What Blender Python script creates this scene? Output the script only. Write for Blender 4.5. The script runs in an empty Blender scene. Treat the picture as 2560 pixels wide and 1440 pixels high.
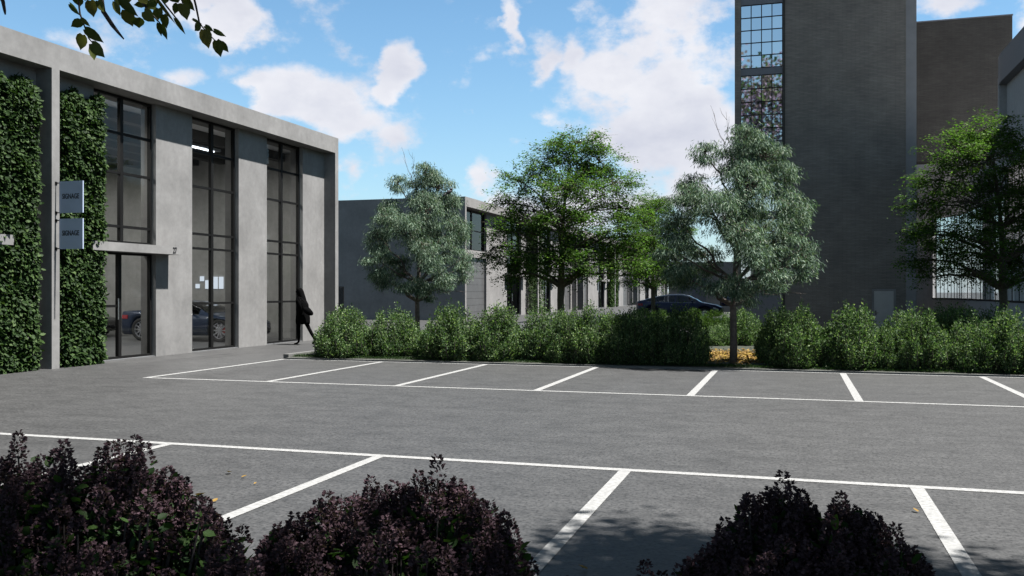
import bpy, math, random
import numpy as np
from mathutils import Vector, Matrix
R = math.radians
C = bpy.context.scene.collection

# ------------------------------------------------------------------ camera
FPX, CXP, HYP, CH = 2289.0, 1280.0, 727.0, 1.63          # focal length (px of a 2560 wide frame), horizon row, eye height
TH = math.atan(705 / FPX); SN, CS = math.sin(TH), math.cos(TH)
cam_d = bpy.data.cameras.new("camera"); cam = bpy.data.objects.new("camera", cam_d); C.objects.link(cam)
cam.location = (0, 0, CH); cam.rotation_euler = (R(90), 0, TH)
cam_d.sensor_width = 36; cam_d.lens = FPX / 2560 * 36; cam_d.shift_y = 7 / 2560
cam_d.clip_start = 0.1; cam_d.clip_end = 2000
bpy.context.scene.camera = cam

def cw(x, y, Z):
    """photo pixel + distance along the view axis -> world point"""
    a = (x - CXP) / FPX * Z
    return Vector((a * CS - Z * SN, a * SN + Z * CS, CH - (y - HYP) / FPX * Z))

# ------------------------------------------------------------------ sun and sky
SUN_EL, SUN_AZ = R(64.5), R(2.5)            # azimuth measured from +X towards +Y
sdir = Vector((math.cos(SUN_EL) * math.cos(SUN_AZ), math.cos(SUN_EL) * math.sin(SUN_AZ), math.sin(SUN_EL)))
sl = bpy.data.lights.new("sun", 'SUN'); sl.energy = 5.0; sl.angle = R(1.0); sl.color = (1.0, 0.975, 0.945)
so = bpy.data.objects.new("sun", sl); C.objects.link(so)
so.rotation_euler = sdir.to_track_quat('Z', 'Y').to_euler(); so.location = (20, 0, 40)
vs = bpy.context.scene.view_settings
vs.view_transform = 'Standard'; vs.look = 'None'; vs.gamma = 1.0; vs.exposure = 1.6
bpy.context.scene.cycles.transparent_max_bounces = 16
bpy.context.scene.cycles.max_bounces = 7
bpy.context.scene.cycles.sample_clamp_indirect = 4.0
bpy.context.scene.cycles.caustics_reflective = False
bpy.context.scene.cycles.caustics_refractive = False

SKY_STRENGTH = 0.042
CLOUD_LEVEL = 7.2
def make_world():
    w = bpy.data.worlds.new("World"); bpy.context.scene.world = w; w.use_nodes = True
    nt = w.node_tree; nt.nodes.clear(); L = nt.links
    def nd(t, **k):
        n = nt.nodes.new(t)
        for a, b in k.items(): setattr(n, a, b)
        return n
    def M(op, a, b=None, c=None):
        n = nd('ShaderNodeMath', operation=op)
        for i, v in enumerate((a, b, c)):
            if v is None: continue
            if isinstance(v, (int, float)): n.inputs[i].default_value = v
            else: L.new(v, n.inputs[i])
        return n.outputs[0]
    out = nd('ShaderNodeOutputWorld'); bg = nd('ShaderNodeBackground')
    sky = nd('ShaderNodeTexSky', sky_type='NISHITA', sun_disc=False)
    sky.sun_elevation = SUN_EL; sky.sun_rotation = R(90) - SUN_AZ; sky.altitude = 0
    sky.air_density = 1.0; sky.dust_density = 0.35; sky.ozone_density = 1.3
    tc = nd('ShaderNodeTexCoord'); sp = nd('ShaderNodeSeparateXYZ'); L.new(tc.outputs['Generated'], sp.inputs[0])
    az = M('ARCTAN2', sp.outputs[0], sp.outputs[1]); el = M('ARCSINE', sp.outputs[2])
    # broad and fine turbulence of the cloud edges, in sky directions
    def noise(scale, detail, off=0.0, zs=2.0, rough=0.6):
        mp = nd('ShaderNodeMapping'); L.new(tc.outputs['Generated'], mp.inputs[0])
        mp.inputs['Scale'].default_value = (1, 1, zs); mp.inputs['Location'].default_value = (off, off * .7, off * .3)
        n = nd('ShaderNodeTexNoise'); L.new(mp.outputs[0], n.inputs['Vector'])
        n.inputs['Scale'].default_value = scale; n.inputs['Detail'].default_value = detail; n.inputs['Roughness'].default_value = rough
        return n.outputs[0]
    n1 = noise(5.5, 12, 0.3, 1.6, .58); n2 = noise(2.2, 3, 4.1, 3.0); n3 = noise(11, 8, 9.3, 1.6, .55); n4 = noise(26, 6, 2.3, 1.4, .6)
    azd = M('ADD', az, M('MULTIPLY', M('SUBTRACT', n3, 0.5), 0.10))
    eld = M('ADD', el, M('MULTIPLY', M('SUBTRACT', n1, 0.5), 0.07))
    # cumulus heads seen above the roofs: (col, row, half width, half height, weight)
    blobs = [(585, 35, 80, 66, 1.1), (540, -10, 90, 50, .9), (450, 205, 55, 34, .75), (660, 195, 55, 32, .9), (745, 220, 120, 55, 1.1),
             (830, 250, 110, 60, 1.0), (990, 150, 55, 60, 1.15), (985, 215, 45, 55, .95), (880, 320, 90, 70, .8), (950, 345, 100, 90, .85), (960, 420, 120, 60, .7),
             (1279, 40, 26, 60, .85), (1285, 85, 20, 30, .6), (1350, 160, 40, 85, .72), (1420, 130, 40, 60, .7), (1160, 280, 30, 18, .35),
             (1640, 60, 190, 130, 1.15), (1530, 190, 110, 90, 1.0), (1690, 220, 130, 130, 1.1), (1600, 340, 180, 90, 1.05), (1390, 310, 90, 45, .8), (1740, 350, 150, 110, 1.2), (1470, 260, 110, 80, .8),
             (1290, 365, 80, 35, .6), (1210, 450, 45, 60, .95), (1260, 520, 130, 50, .9), (870, 440, 60, 60, .9), (1330, 450, 200, 70, .35), (200, 90, 100, 24, .22), (1050, 560, 260, 60, .6), (1650, 520, 400, 110, .9),
             (2350, 30, 100, 50, 1.0), (2545, 150, 60, 60, 1.0), (2700, 40, 120, 90, .8), (2480, 30, 30, 20, .4)]
    cur = None
    for (x, y, rx, ry, wt) in blobs:
        a0 = math.atan2((x - CXP), FPX) - TH; hyp = math.hypot(FPX, x - CXP)
        e0 = math.atan2(HYP - y, hyp); ra = rx / FPX; re = ry / FPX
        dx = M('MULTIPLY', M('SUBTRACT', azd, a0), 1 / ra); dy = M('MULTIPLY', M('SUBTRACT', eld, e0), 1 / re)
        d = M('SQRT', M('ADD', M('MULTIPLY', dx, dx), M('MULTIPLY', dy, dy)))
        v = M('MULTIPLY', M('SUBTRACT', 1.35, d), wt)
        cur = v if cur is None else M('SMOOTH_MAX', cur, v, 0.25)
    # the rest of the sky (behind and beside the view) has loose cloud too
    away = M('GREATER_THAN', M('ABSOLUTE', M('ADD', az, TH)), 0.62)
    high = M('GREATER_THAN', el, 0.45)
    rest = M('MULTIPLY', M('MAXIMUM', away, high), M('MULTIPLY', M('SUBTRACT', n2, 0.58), 6.0))
    field = M('MAXIMUM', cur, rest)
    dens = M('ADD', M('MULTIPLY', field, 0.95), M('ADD', M('MULTIPLY', M('SUBTRACT', n1, 0.5), 3.4), M('MULTIPLY', M('SUBTRACT', n4, 0.5), 1.3)))
    mr = nd('ShaderNodeMapRange', interpolation_type='SMOOTHSTEP'); L.new(dens, mr.inputs[0])
    mr.inputs[1].default_value = 0.22; mr.inputs[2].default_value = 0.85; mr.inputs[3].default_value = 0; mr.inputs[4].default_value = .96
    # cloud tone: bright heads, lavender-grey bodies
    tone = nd('ShaderNodeMapRange'); L.new(M('ADD', M('MULTIPLY', n3, 1.0), M('MULTIPLY', dens, -0.12)), tone.inputs[0])
    tone.inputs[1].default_value = 0.05; tone.inputs[2].default_value = 0.55
    cc = nd('ShaderNodeMix', data_type='RGBA'); L.new(tone.outputs[0], cc.inputs[0])
    k = CLOUD_LEVEL
    cc.inputs[6].default_value = (0.66 * k, 0.68 * k, 0.80 * k, 1); cc.inputs[7].default_value = (1.0 * k, 1.0 * k, 1.05 * k, 1)
    # clear air: physical sky, nudged to the cyan blue of the photograph
    tint = nd('ShaderNodeMix', data_type='RGBA', blend_type='MULTIPLY'); tint.inputs[0].default_value = 1
    L.new(sky.outputs[0], tint.inputs[6]); tint.inputs[7].default_value = (.93, 1.29, 1.38, 1)
    up = nd('ShaderNodeMapRange', interpolation_type='SMOOTHSTEP'); L.new(el, up.inputs[0]); up.inputs[1].default_value = .28; up.inputs[2].default_value = .62
    deep = nd('ShaderNodeMix', data_type='RGBA', blend_type='MULTIPLY'); L.new(up.outputs[0], deep.inputs[0]); L.new(tint.outputs[2], deep.inputs[6]); deep.inputs[7].default_value = (.66, .50, .40, 1)
    beh = nd('ShaderNodeMix', data_type='RGBA', blend_type='MULTIPLY'); L.new(M('MULTIPLY', away, .30), beh.inputs[0]); L.new(deep.outputs[2], beh.inputs[6]); beh.inputs[7].default_value = (1.0, .74, .58, 1)
    hz = nd('ShaderNodeMath', operation='EXPONENT'); L.new(M('MULTIPLY', M('MAXIMUM', el, 0.0), -9.0), hz.inputs[0])
    pale = nd('ShaderNodeMix', data_type='RGBA'); L.new(M('MULTIPLY', hz.outputs[0], .85), pale.inputs[0]); L.new(beh.outputs[2], pale.inputs[6]); pale.inputs[7].default_value = (4.6, 5.3, 6.0, 1)
    mx = nd('ShaderNodeMix', data_type='RGBA'); L.new(mr.outputs[0], mx.inputs[0])
    L.new(pale.outputs[2], mx.inputs[6]); L.new(cc.outputs[2], mx.inputs[7])
    L.new(mx.outputs[2], bg.inputs[0]); bg.inputs[1].default_value = SKY_STRENGTH
    L.new(bg.outputs[0], out.inputs[0])
make_world()

# ------------------------------------------------------------------ materials
def new_mat(name):
    m = bpy.data.materials.new(name); m.use_nodes = True
    nt = m.node_tree; nt.nodes.clear()
    o = nt.nodes.new('ShaderNodeOutputMaterial')
    return m, nt, o
def simple(name, col, rough=.6, metal=0.0, var=0.0, scale=8.0, bump=0.0, spec=.5, coat=0.0):
    m, nt, o = new_mat(name); p = nt.nodes.new('ShaderNodeBsdfPrincipled'); L = nt.links
    p.inputs['Base Color'].default_value = (*col, 1); p.inputs['Roughness'].default_value = rough
    p.inputs['Metallic'].default_value = metal; p.inputs['Specular IOR Level'].default_value = spec
    p.inputs['Coat Weight'].default_value = coat; p.inputs['Coat Roughness'].default_value = .05
    if var:
        tc = nt.nodes.new('ShaderNodeTexCoord'); n = nt.nodes.new('ShaderNodeTexNoise'); L.new(tc.outputs['Object'], n.inputs['Vector'])
        n.inputs['Scale'].default_value = scale; n.inputs['Detail'].default_value = 6
        cr = nt.nodes.new('ShaderNodeValToRGB'); L.new(n.outputs[0], cr.inputs[0])
        cr.color_ramp.elements[0].position = .3; cr.color_ramp.elements[1].position = .7
        cr.color_ramp.elements[0].color = (*[c * (1 - var) for c in col], 1); cr.color_ramp.elements[1].color = (*[min(1, c * (1 + var)) for c in col], 1)
        L.new(cr.outputs[0], p.inputs['Base Color'])
        if bump:
            b = nt.nodes.new('ShaderNodeBump'); b.inputs['Strength'].default_value = bump; b.inputs['Distance'].default_value = .01
            L.new(n.outputs[0], b.inputs['Height']); L.new(b.outputs[0], p.inputs['Normal'])
    L.new(p.outputs[0], o.inputs[0]); return m
def ramp(nt, src, stops):
    cr = nt.nodes.new('ShaderNodeValToRGB'); nt.links.new(src, cr.inputs[0])
    e = cr.color_ramp.elements
    e[0].position, e[0].color = stops[0][0], (*stops[0][1], 1); e[1].position, e[1].color = stops[-1][0], (*stops[-1][1], 1)
    for p, c in stops[1:-1]: q = e.new(p); q.color = (*c, 1)
    return cr.outputs[0]
def noise_node(nt, scale, detail=6, rough=.6, stretch=(1, 1, 1), world=True):
    if world: g = nt.nodes.new('ShaderNodeNewGeometry'); src = g.outputs['Position']
    else: g = nt.nodes.new('ShaderNodeTexCoord'); src = g.outputs['Object']
    mp = nt.nodes.new('ShaderNodeMapping'); mp.inputs['Scale'].default_value = stretch; nt.links.new(src, mp.inputs[0])
    n = nt.nodes.new('ShaderNodeTexNoise'); n.inputs['Scale'].default_value = scale; n.inputs['Detail'].default_value = detail; n.inputs['Roughness'].default_value = rough
    nt.links.new(mp.outputs[0], n.inputs['Vector']); return n.outputs[0]
def mixc(nt, fac, a, b, mode='MIX'):
    n = nt.nodes.new('ShaderNodeMix'); n.data_type = 'RGBA'; n.blend_type = mode
    for i, v in ((0, fac), (6, a), (7, b)):
        if isinstance(v, (int, float)): n.inputs[i].default_value = v
        elif isinstance(v, tuple): n.inputs[i].default_value = (*v, 1)
        else: nt.links.new(v, n.inputs[i])
    return n.outputs[2]
def concrete(name, col, contrast=.16, specks=True, rough=.8):
    m, nt, o = new_mat(name); p = nt.nodes.new('ShaderNodeBsdfPrincipled'); L = nt.links
    a = noise_node(nt, .9, 8, .62); b = noise_node(nt, 7, 8, .7); c = noise_node(nt, 1.2, 5, .6, (4, 4, .5))
    lo = tuple(v * (1 - contrast) for v in col); hi = tuple(v * (1 + contrast) for v in col)
    base = ramp(nt, a, [(.34, lo), (.66, hi)])
    base = mixc(nt, .55, base, ramp(nt, b, [(.3, (.80, .80, .80)), (.7, (1.16, 1.16, 1.16))]), 'MULTIPLY')
    base = mixc(nt, .45, base, ramp(nt, c, [(.3, (.86, .86, .86)), (.7, (1.1, 1.1, 1.1))]), 'MULTIPLY')
    if specks:
        s = noise_node(nt, 60, 3, .55)
        base = mixc(nt, ramp(nt, s, [(.66, (0, 0, 0)), (.74, (.5, .5, .5))]), base, tuple(min(.9, v * 1.55) for v in col))
    L.new(base, p.inputs['Base Color']); p.inputs['Roughness'].default_value = rough; p.inputs['Specular IOR Level'].default_value = .25
    bm = nt.nodes.new('ShaderNodeBump'); bm.inputs['Strength'].default_value = .12; bm.inputs['Distance'].default_value = .01; L.new(b, bm.inputs['Height']); L.new(bm.outputs[0], p.inputs['Normal'])
    L.new(p.outputs[0], o.inputs[0]); return m
def asphalt(name):
    m, nt, o = new_mat(name); p = nt.nodes.new('ShaderNodeBsdfPrincipled'); L = nt.links
    big = noise_node(nt, .16, 5, .6); mid = noise_node(nt, 1.3, 9, .68, (.7, 1.5, 1)); fine = noise_node(nt, 20, 4, .6, (.8, .9, 1)); st = noise_node(nt, 42, 3, .55, (.9, .8, 1)); gr = noise_node(nt, 110, 3, .6)
    base = ramp(nt, mid, [(.34, (.0270, .0268, .0265)), (.5, (.0315, .0313, .0310)), (.66, (.0370, .0368, .0364))])
    base = mixc(nt, .7, base, ramp(nt, big, [(.3, (.86, .86, .86)), (.7, (1.12, 1.12, 1.12))]), 'MULTIPLY')
    base = mixc(nt, 1.0, base, ramp(nt, fine, [(.34, (.52, .52, .52)), (.46, (.94, .94, .94)), (.64, (1.22, 1.22, 1.21))]), 'MULTIPLY')
    base = mixc(nt, 1.0, base, ramp(nt, st, [(.34, (.22, .22, .22)), (.45, (.96, .96, .96)), (.62, (1.28, 1.28, 1.28))]), 'MULTIPLY')
    fl = noise_node(nt, 3, 5, .65, (.8, 1.1, 1)); base = mixc(nt, 1.0, base, ramp(nt, fl, [(.36, (.74, .74, .74)), (.5, (1.0, 1.0, 1.0)), (.62, (1.14, 1.14, 1.14))]), 'MULTIPLY')
    base = mixc(nt, .8, base, ramp(nt, gr, [(.3, (.75, .75, .75)), (.7, (1.25, 1.25, 1.25))]), 'MULTIPLY')
    L.new(base, p.inputs['Base Color']); p.inputs['Roughness'].default_value = .62; p.inputs['Specular IOR Level'].default_value = .6
    bm = nt.nodes.new('ShaderNodeBump'); bm.inputs['Strength'].default_value = .35; bm.inputs['Distance'].default_value = .012; L.new(fine, bm.inputs['Height']); L.new(bm.outputs[0], p.inputs['Normal'])
    L.new(p.outputs[0], o.inputs[0]); return m
def brick(name, c1, c2, mort):
    m, nt, o = new_mat(name); p = nt.nodes.new('ShaderNodeBsdfPrincipled'); L = nt.links
    g = nt.nodes.new('ShaderNodeNewGeometry'); sp = nt.nodes.new('ShaderNodeSeparateXYZ'); L.new(g.outputs['Position'], sp.inputs[0])
    ad = nt.nodes.new('ShaderNodeMath'); ad.operation = 'ADD'; L.new(sp.outputs[0], ad.inputs[0]); L.new(sp.outputs[1], ad.inputs[1])
    cb = nt.nodes.new('ShaderNodeCombineXYZ'); L.new(ad.outputs[0], cb.inputs[0]); L.new(sp.outputs[2], cb.inputs[1])
    br = nt.nodes.new('ShaderNodeTexBrick'); L.new(cb.outputs[0], br.inputs['Vector'])
    br.inputs['Color1'].default_value = (*c1, 1); br.inputs['Color2'].default_value = (*c2, 1); br.inputs['Mortar'].default_value = (*mort, 1)
    br.inputs['Scale'].default_value = 1.0; br.inputs['Brick Width'].default_value = .38; br.inputs['Row Height'].default_value = .062; br.inputs['Mortar Size'].default_value = .009
    br.inputs['Bias'].default_value = -.1
    n = noise_node(nt, 1.1, 6, .6); n2 = noise_node(nt, 7, 4, .7, (.3, .3, 4.5))
    base = mixc(nt, .8, br.outputs[0], ramp(nt, n, [(.3, (.82, .82, .82)), (.7, (1.16, 1.16, 1.16))]), 'MULTIPLY')
    base = mixc(nt, .7, base, ramp(nt, n2, [(.34, (.78, .78, .78)), (.64, (1.14, 1.13, 1.12))]), 'MULTIPLY')
    L.new(base, p.inputs['Base Color']); p.inputs['Roughness'].default_value = .9; p.inputs['Specular IOR Level'].default_value = .2
    bm = nt.nodes.new('ShaderNodeBump'); bm.inputs['Strength'].default_value = .5; bm.inputs['Distance'].default_value = .02; bm.invert = True; L.new(br.outputs['Fac'], bm.inputs['Height']); L.new(bm.outputs[0], p.inputs['Normal'])
    L.new(p.outputs[0], o.inputs[0]); return m
def glass(name, ior=1.45, tint=(.86, .88, .87), rough=0.0, boost=1.0, coat=0.0):
    m, nt, o = new_mat(name); L = nt.links
    t = nt.nodes.new('ShaderNodeBsdfTransparent'); t.inputs[0].default_value = (*tint, 1)
    g = nt.nodes.new('ShaderNodeBsdfGlossy'); g.inputs['Roughness'].default_value = rough; g.inputs[0].default_value = (boost, boost, boost, 1)
    f = nt.nodes.new('ShaderNodeFresnel'); f.inputs[0].default_value = ior
    mx = nt.nodes.new('ShaderNodeMixShader'); a = nt.nodes.new('ShaderNodeMath'); a.operation = 'MAXIMUM'; L.new(f.outputs[0], a.inputs[0]); a.inputs[1].default_value = coat; L.new(a.outputs[0], mx.inputs[0]); L.new(t.outputs[0], mx.inputs[1]); L.new(g.outputs[0], mx.inputs[2])
    L.new(mx.outputs[0], o.inputs[0]); return m
def leafmat(name, stops, trans=.35, rough=.5, gloss=.06, big=None):
    """leaf colour varies from leaf to leaf (random per island)"""
    m, nt, o = new_mat(name); L = nt.links
    g = nt.nodes.new('ShaderNodeNewGeometry'); col = ramp(nt, g.outputs['Random Per Island'], stops)
    if big: col = mixc(nt, .75, col, ramp(nt, noise_node(nt, big, 3, .6), [(.38, (.55, .60, .52)), (.62, (1.42, 1.34, 1.32))]), 'MULTIPLY')
    d = nt.nodes.new('ShaderNodeBsdfDiffuse'); L.new(col, d.inputs[0])
    t = nt.nodes.new('ShaderNodeBsdfTranslucent'); L.new(mixc(nt, 1.0, col, (1.0, 1.15, .55), 'MULTIPLY'), t.inputs[0])
    mx = nt.nodes.new('ShaderNodeMixShader'); mx.inputs[0].default_value = trans; L.new(d.outputs[0], mx.inputs[1]); L.new(t.outputs[0], mx.inputs[2])
    gl = nt.nodes.new('ShaderNodeBsdfGlossy'); gl.inputs['Roughness'].default_value = rough
    m2 = nt.nodes.new('ShaderNodeMixShader'); m2.inputs[0].default_value = gloss; L.new(mx.outputs[0], m2.inputs[1]); L.new(gl.outputs[0], m2.inputs[2])
    L.new(m2.outputs[0], o.inputs[0]); return m
def emit(name, col, s):
    m, nt, o = new_mat(name); e = nt.nodes.new('ShaderNodeEmission'); e.inputs[0].default_value = (*col, 1); e.inputs[1].default_value = s
    nt.links.new(e.outputs[0], o.inputs[0]); return m

MT = dict(
    asphalt=asphalt('asphalt'), concrete=concrete('render_concrete', (.178, .175, .171)), concrete_far=concrete('render_concrete_far', (.195, .189, .184), .12),
    inner=concrete('inner_wall', (.29, .288, .278), .14), pale=concrete('pale_render', (.30, .295, .30), .06, False), fascia=simple('fascia_metal', (.12, .12, .135), .5, var=.08),
    kerb=concrete('kerb_concrete', (.115, .115, .11), .15), floor=simple('polished_floor', (.12, .122, .125), .35, var=.12, scale=3),
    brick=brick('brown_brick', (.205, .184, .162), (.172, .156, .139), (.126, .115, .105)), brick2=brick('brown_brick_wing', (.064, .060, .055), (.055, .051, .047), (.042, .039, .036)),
    black=simple('black_metal', (.006, .006, .006), .6, spec=.15), dark=simple('dark_panel', (.075, .075, .075), .5, var=.12, scale=2), ceil=simple('ceiling_panel', (.75, .75, .76), .8, var=.06),
    beam=simple('ceiling_beam', (.05, .048, .045), .8), paint=simple('road_paint', (.205, .205, .20), .8, var=.26, scale=28), glass=glass('window_glass', 1.36),
    tglass=glass('tower_glass', 1.5, (.10, .11, .12), .02, .95, .80), sign=simple('brushed_blue_metal', (.44, .51, .66), .5, .15, var=.08, scale=2), text=simple('black_letters', (.01, .01, .012), .5),
    soil=simple('dark_soil', (.018, .022, .012), .95, var=.4, scale=6, bump=.6), person=simple('black_cloth', (.0042, .0042, .0044), .95, spec=.0), 
    bark=simple('grey_brown_bark', (.075, .058, .048), .85, var=.45, scale=14, bump=.8), bark2=simple('olive_bark', (.060, .052, .034), .9, var=.35, scale=20, bump=.8), twig=simple('dark_twig', (.03, .022, .02), .8, var=.2),
    rubber=simple('tyre_rubber', (.015, .015, .016), .8), rim=simple('alloy_rim', (.45, .46, .50), .3, .9), red=simple('red_lamp', (.30, .02, .03), .2, coat=1), caliper=simple('red_caliper', (.30, .03, .03), .4),
    navy=simple('navy_paint', (.003, .008, .050), .45, .0, coat=.35), blue=simple('dark_blue_paint', (.009, .020, .050), .4, .2, coat=.5), blackp=simple('black_paint', (.012, .012, .014), .25, coat=1),
    cglass=glass('car_glass', 1.6, (.35, .37, .40)), chrome=simple('chrome', (.6, .6, .62), .2, 1.0), lamp=simple('lamp_lens', (.6, .62, .65), .15, .2, coat=1), door=simple('grey_door', (.33, .32, .30), .55, var=.06, scale=3),
    inter=simple('seat_cloth', (.14, .14, .15), .8))
MT['ivy'] = leafmat('ivy_leaf', [(0, (.007, .018, .004)), (.5, (.016, .036, .008)), (.85, (.032, .060, .015)), (1, (.056, .09, .028))], .22, .6, .01)
MT['euc'] = leafmat('gum_leaf', [(0, (.036, .072, .048)), (.5, (.084, .140, .096)), (.85, (.170, .232, .170)), (1, (.27, .32, .25))], .30, .6, .02, 2.6)
MT['green'] = leafmat('bright_leaf', [(0, (.022, .055, .009)), (.5, (.050, .108, .018)), (.9, (.088, .162, .032)), (1, (.14, .22, .055))], .48, .6, .012, 1.3)
MT['shrub'] = leafmat('shrub_leaf', [(0, (.027, .058, .023)), (.5, (.057, .104, .040)), (.85, (.120, .180, .074)), (1, (.21, .27, .14))], .42, .6, .015, 2.4)
MT['ball'] = leafmat('clipped_shrub_leaf', [(0, (.022, .050, .006)), (1, (.060, .115, .016))], .35, .6, .01)
MT['lleaf'] = leafmat('lilac_leaf', [(0, (.010, .027, .008)), (.7, (.020, .045, .010)), (1, (.034, .066, .014))], .3, .6, .012)
MT['lflower'] = leafmat('lilac_flower', [(0, (.038, .024, .028)), (.5, (.062, .039, .047)), (1, (.10, .066, .078))], .2, .8, .0)
MT['lime'] = leafmat('lime_leaf', [(0, (.055, .075, .015)), (.6, (.085, .095, .020)), (1, (.125, .105, .024))], .25, .6, .015)
MT['litter'] = leafmat('fallen_leaf', [(0, (.05, .025, .010)), (.5, (.16, .095, .022)), (1, (.28, .19, .04))], .1, .6, .02)
MT['jac'] = leafmat('purple_blossom', [(0, (.03, .07, .015)), (.35, (.05, .10, .02)), (.4, (.12, .09, .15)), (1, (.20, .16, .25))], .3, .6, .02)

# ------------------------------------------------------------------ mesh helpers
class MB:
    """collects quads / polys, then links them as ONE mesh object"""
    def __init__(s): s.v = []; s.f = []
    def add(s, vs, fs):
        b = len(s.v); s.v += [tuple(v) for v in vs]; s.f += [tuple(i + b for i in f) for f in fs]; return s
    def box(s, x0, x1, y0, y1, z0, z1):
        if x0 > x1: x0, x1 = x1, x0
        if y0 > y1: y0, y1 = y1, y0
        return s.add([(x0, y0, z0), (x1, y0, z0), (x1, y1, z0), (x0, y1, z0), (x0, y0, z1), (x1, y0, z1), (x1, y1, z1), (x0, y1, z1)],
                     [(0, 3, 2, 1), (4, 5, 6, 7), (0, 1, 5, 4), (1, 2, 6, 5), (2, 3, 7, 6), (3, 0, 4, 7)])
    def tube(s, pts, rad, n=6, cap=True):
        pts = [Vector(p) for p in pts]; k = len(pts); rad = rad if isinstance(rad, (list, tuple)) else [rad] * k
        vs, fs = [], []; ref = None
        for i, p in enumerate(pts):
            d = (pts[min(i + 1, k - 1)] - pts[max(i - 1, 0)]).normalized()
            if ref is None: ref = d.orthogonal().normalized()
            ref = (ref - d * ref.dot(d)).normalized(); b = d.cross(ref)
            for j in range(n):
                a = 2 * math.pi * j / n; vs.append(p + (ref * math.cos(a) + b * math.sin(a)) * rad[i])
        for i in range(k - 1):
            for j in range(n): fs.append((i * n + j, i * n + (j + 1) % n, (i + 1) * n + (j + 1) % n, (i + 1) * n + j))
        if cap: fs.append(tuple(range(n - 1, -1, -1))); fs.append(tuple((k - 1) * n + j for j in range(n)))
        return s.add(vs, fs)
    def cyl(s, p0, p1, r, n=16): return s.tube([p0, p1], r, n)
    def loft(s, rings, closed=True, caps=True):
        n = len(rings[0]); vs = [p for r in rings for p in r]; fs = []
        for i in range(len(rings) - 1):
            for j in range(n if closed else n - 1):
                fs.append((i * n + j, i * n + (j + 1) % n, (i + 1) * n + (j + 1) % n, (i + 1) * n + j))
        if caps: fs.append(tuple(range(n - 1, -1, -1))); fs.append(tuple((len(rings) - 1) * n + j for j in range(n)))
        return s.add(vs, fs)
    def build(s, name, mat, parent=None, smooth=False, bevel=0):
        me = bpy.data.meshes.new(name); me.from_pydata(s.v, [], s.f); me.materials.append(mat)
        if smooth: me.polygons.foreach_set('use_smooth', [True] * len(me.polygons))
        o = bpy.data.objects.new(name, me); C.objects.link(o)
        if parent: o.parent = parent
        if bevel:
            b = o.modifiers.new('bevel', 'BEVEL'); b.width = bevel; b.segments = 2; b.limit_method = 'ANGLE'
        return o
def tag(o, label=None, cat=None, group=None, kind=None):
    if label: o['label'] = label
    if cat: o['category'] = cat
    if group: o['group'] = group
    if kind: o['kind'] = kind
    return o
def empty(name, loc=(0, 0, 0), rz=0):
    o = bpy.data.objects.new(name, None); C.objects.link(o); o.location = loc; o.rotation_euler = (0, 0, rz); return o
def copy_tree(o, parent=None):
    c = o.copy(); C.objects.link(c)
    if parent: c.parent = parent
    for ch in [k for k in bpy.data.objects if k.parent == o]: copy_tree(ch, c)
    return c
def struct(name, mb, mat): return tag(mb.build(name, mat), kind='structure')

LEAF = {  # template leaves: u along, v across, w out of plane
    'rhomb': (np.array([[0, 0, 0], [.45, .5, .06], [1, 0, 0], [.45, -.5, .06]]), [(0, 1, 2, 3)]),
    'ovate': (np.array([[0, 0, 0], [.5, 0, -.07], [1, 0, 0.02], [.22, .42, .05], [.62, .40, .05], [.22, -.42, .05], [.62, -.40, .05]]), [(0, 1, 4, 3), (1, 2, 4), (0, 5, 6, 1), (1, 6, 2)]),
    'heart': (np.array([[0, 0, 0], [.33, 0, -.05], [.72, 0, -.04], [1.0, 0, .03], [-.08, .2, .03], [.08, .42, .05], [.35, .50, .05], [.62, .38, .03], [.84, .14, .02],
                        [-.08, -.2, .03], [.08, -.42, .05], [.35, -.50, .05], [.62, -.38, .03], [.84, -.14, .02]]),
              [(0, 1, 6, 5, 4), (1, 2, 7, 6), (2, 3, 8, 7), (0, 9, 10, 11, 1), (1, 11, 12, 2), (2, 12, 13, 3)]),
}
def unit(a): return a / np.maximum(np.linalg.norm(a, axis=1, keepdims=True), 1e-9)
def leaves(name, mat, P, D, N, Ln, W, kind='rhomb', parent=None):
    """one mesh of many leaves: base P, axis D, normal N, length Ln, width W (arrays)"""
    T, F = LEAF[kind]; n = len(P); D = unit(D); S = unit(np.cross(N, D)); N2 = np.cross(D, S)
    V = (P[:, None, :] + D[:, None, :] * (T[None, :, 0:1] * Ln[:, None, None]) + S[:, None, :] * (T[None, :, 1:2] * W[:, None, None]) + N2[:, None, :] * (T[None, :, 2:3] * Ln[:, None, None]))
    k = len(T); V = V.reshape(-1, 3)
    me = bpy.data.meshes.new(name); me.vertices.add(len(V)); me.vertices.foreach_set('co', V.astype(np.float32).ravel())
    loop = np.concatenate([np.array(f) for f in F]); tot = np.array([len(f) for f in F])
    li = (np.arange(n)[:, None] * k + loop[None, :]).ravel(); lt = np.tile(tot, n); ls = np.concatenate([[0], np.cumsum(lt)[:-1]])
    me.loops.add(len(li)); me.loops.foreach_set('vertex_index', li.astype(np.int32))
    me.polygons.add(len(lt)); me.polygons.foreach_set('loop_start', ls.astype(np.int32))
    me.update(calc_edges=True); me.materials.append(mat)
    o = bpy.data.objects.new(name, me); C.objects.link(o)
    if parent: o.parent = parent
    return o
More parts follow.
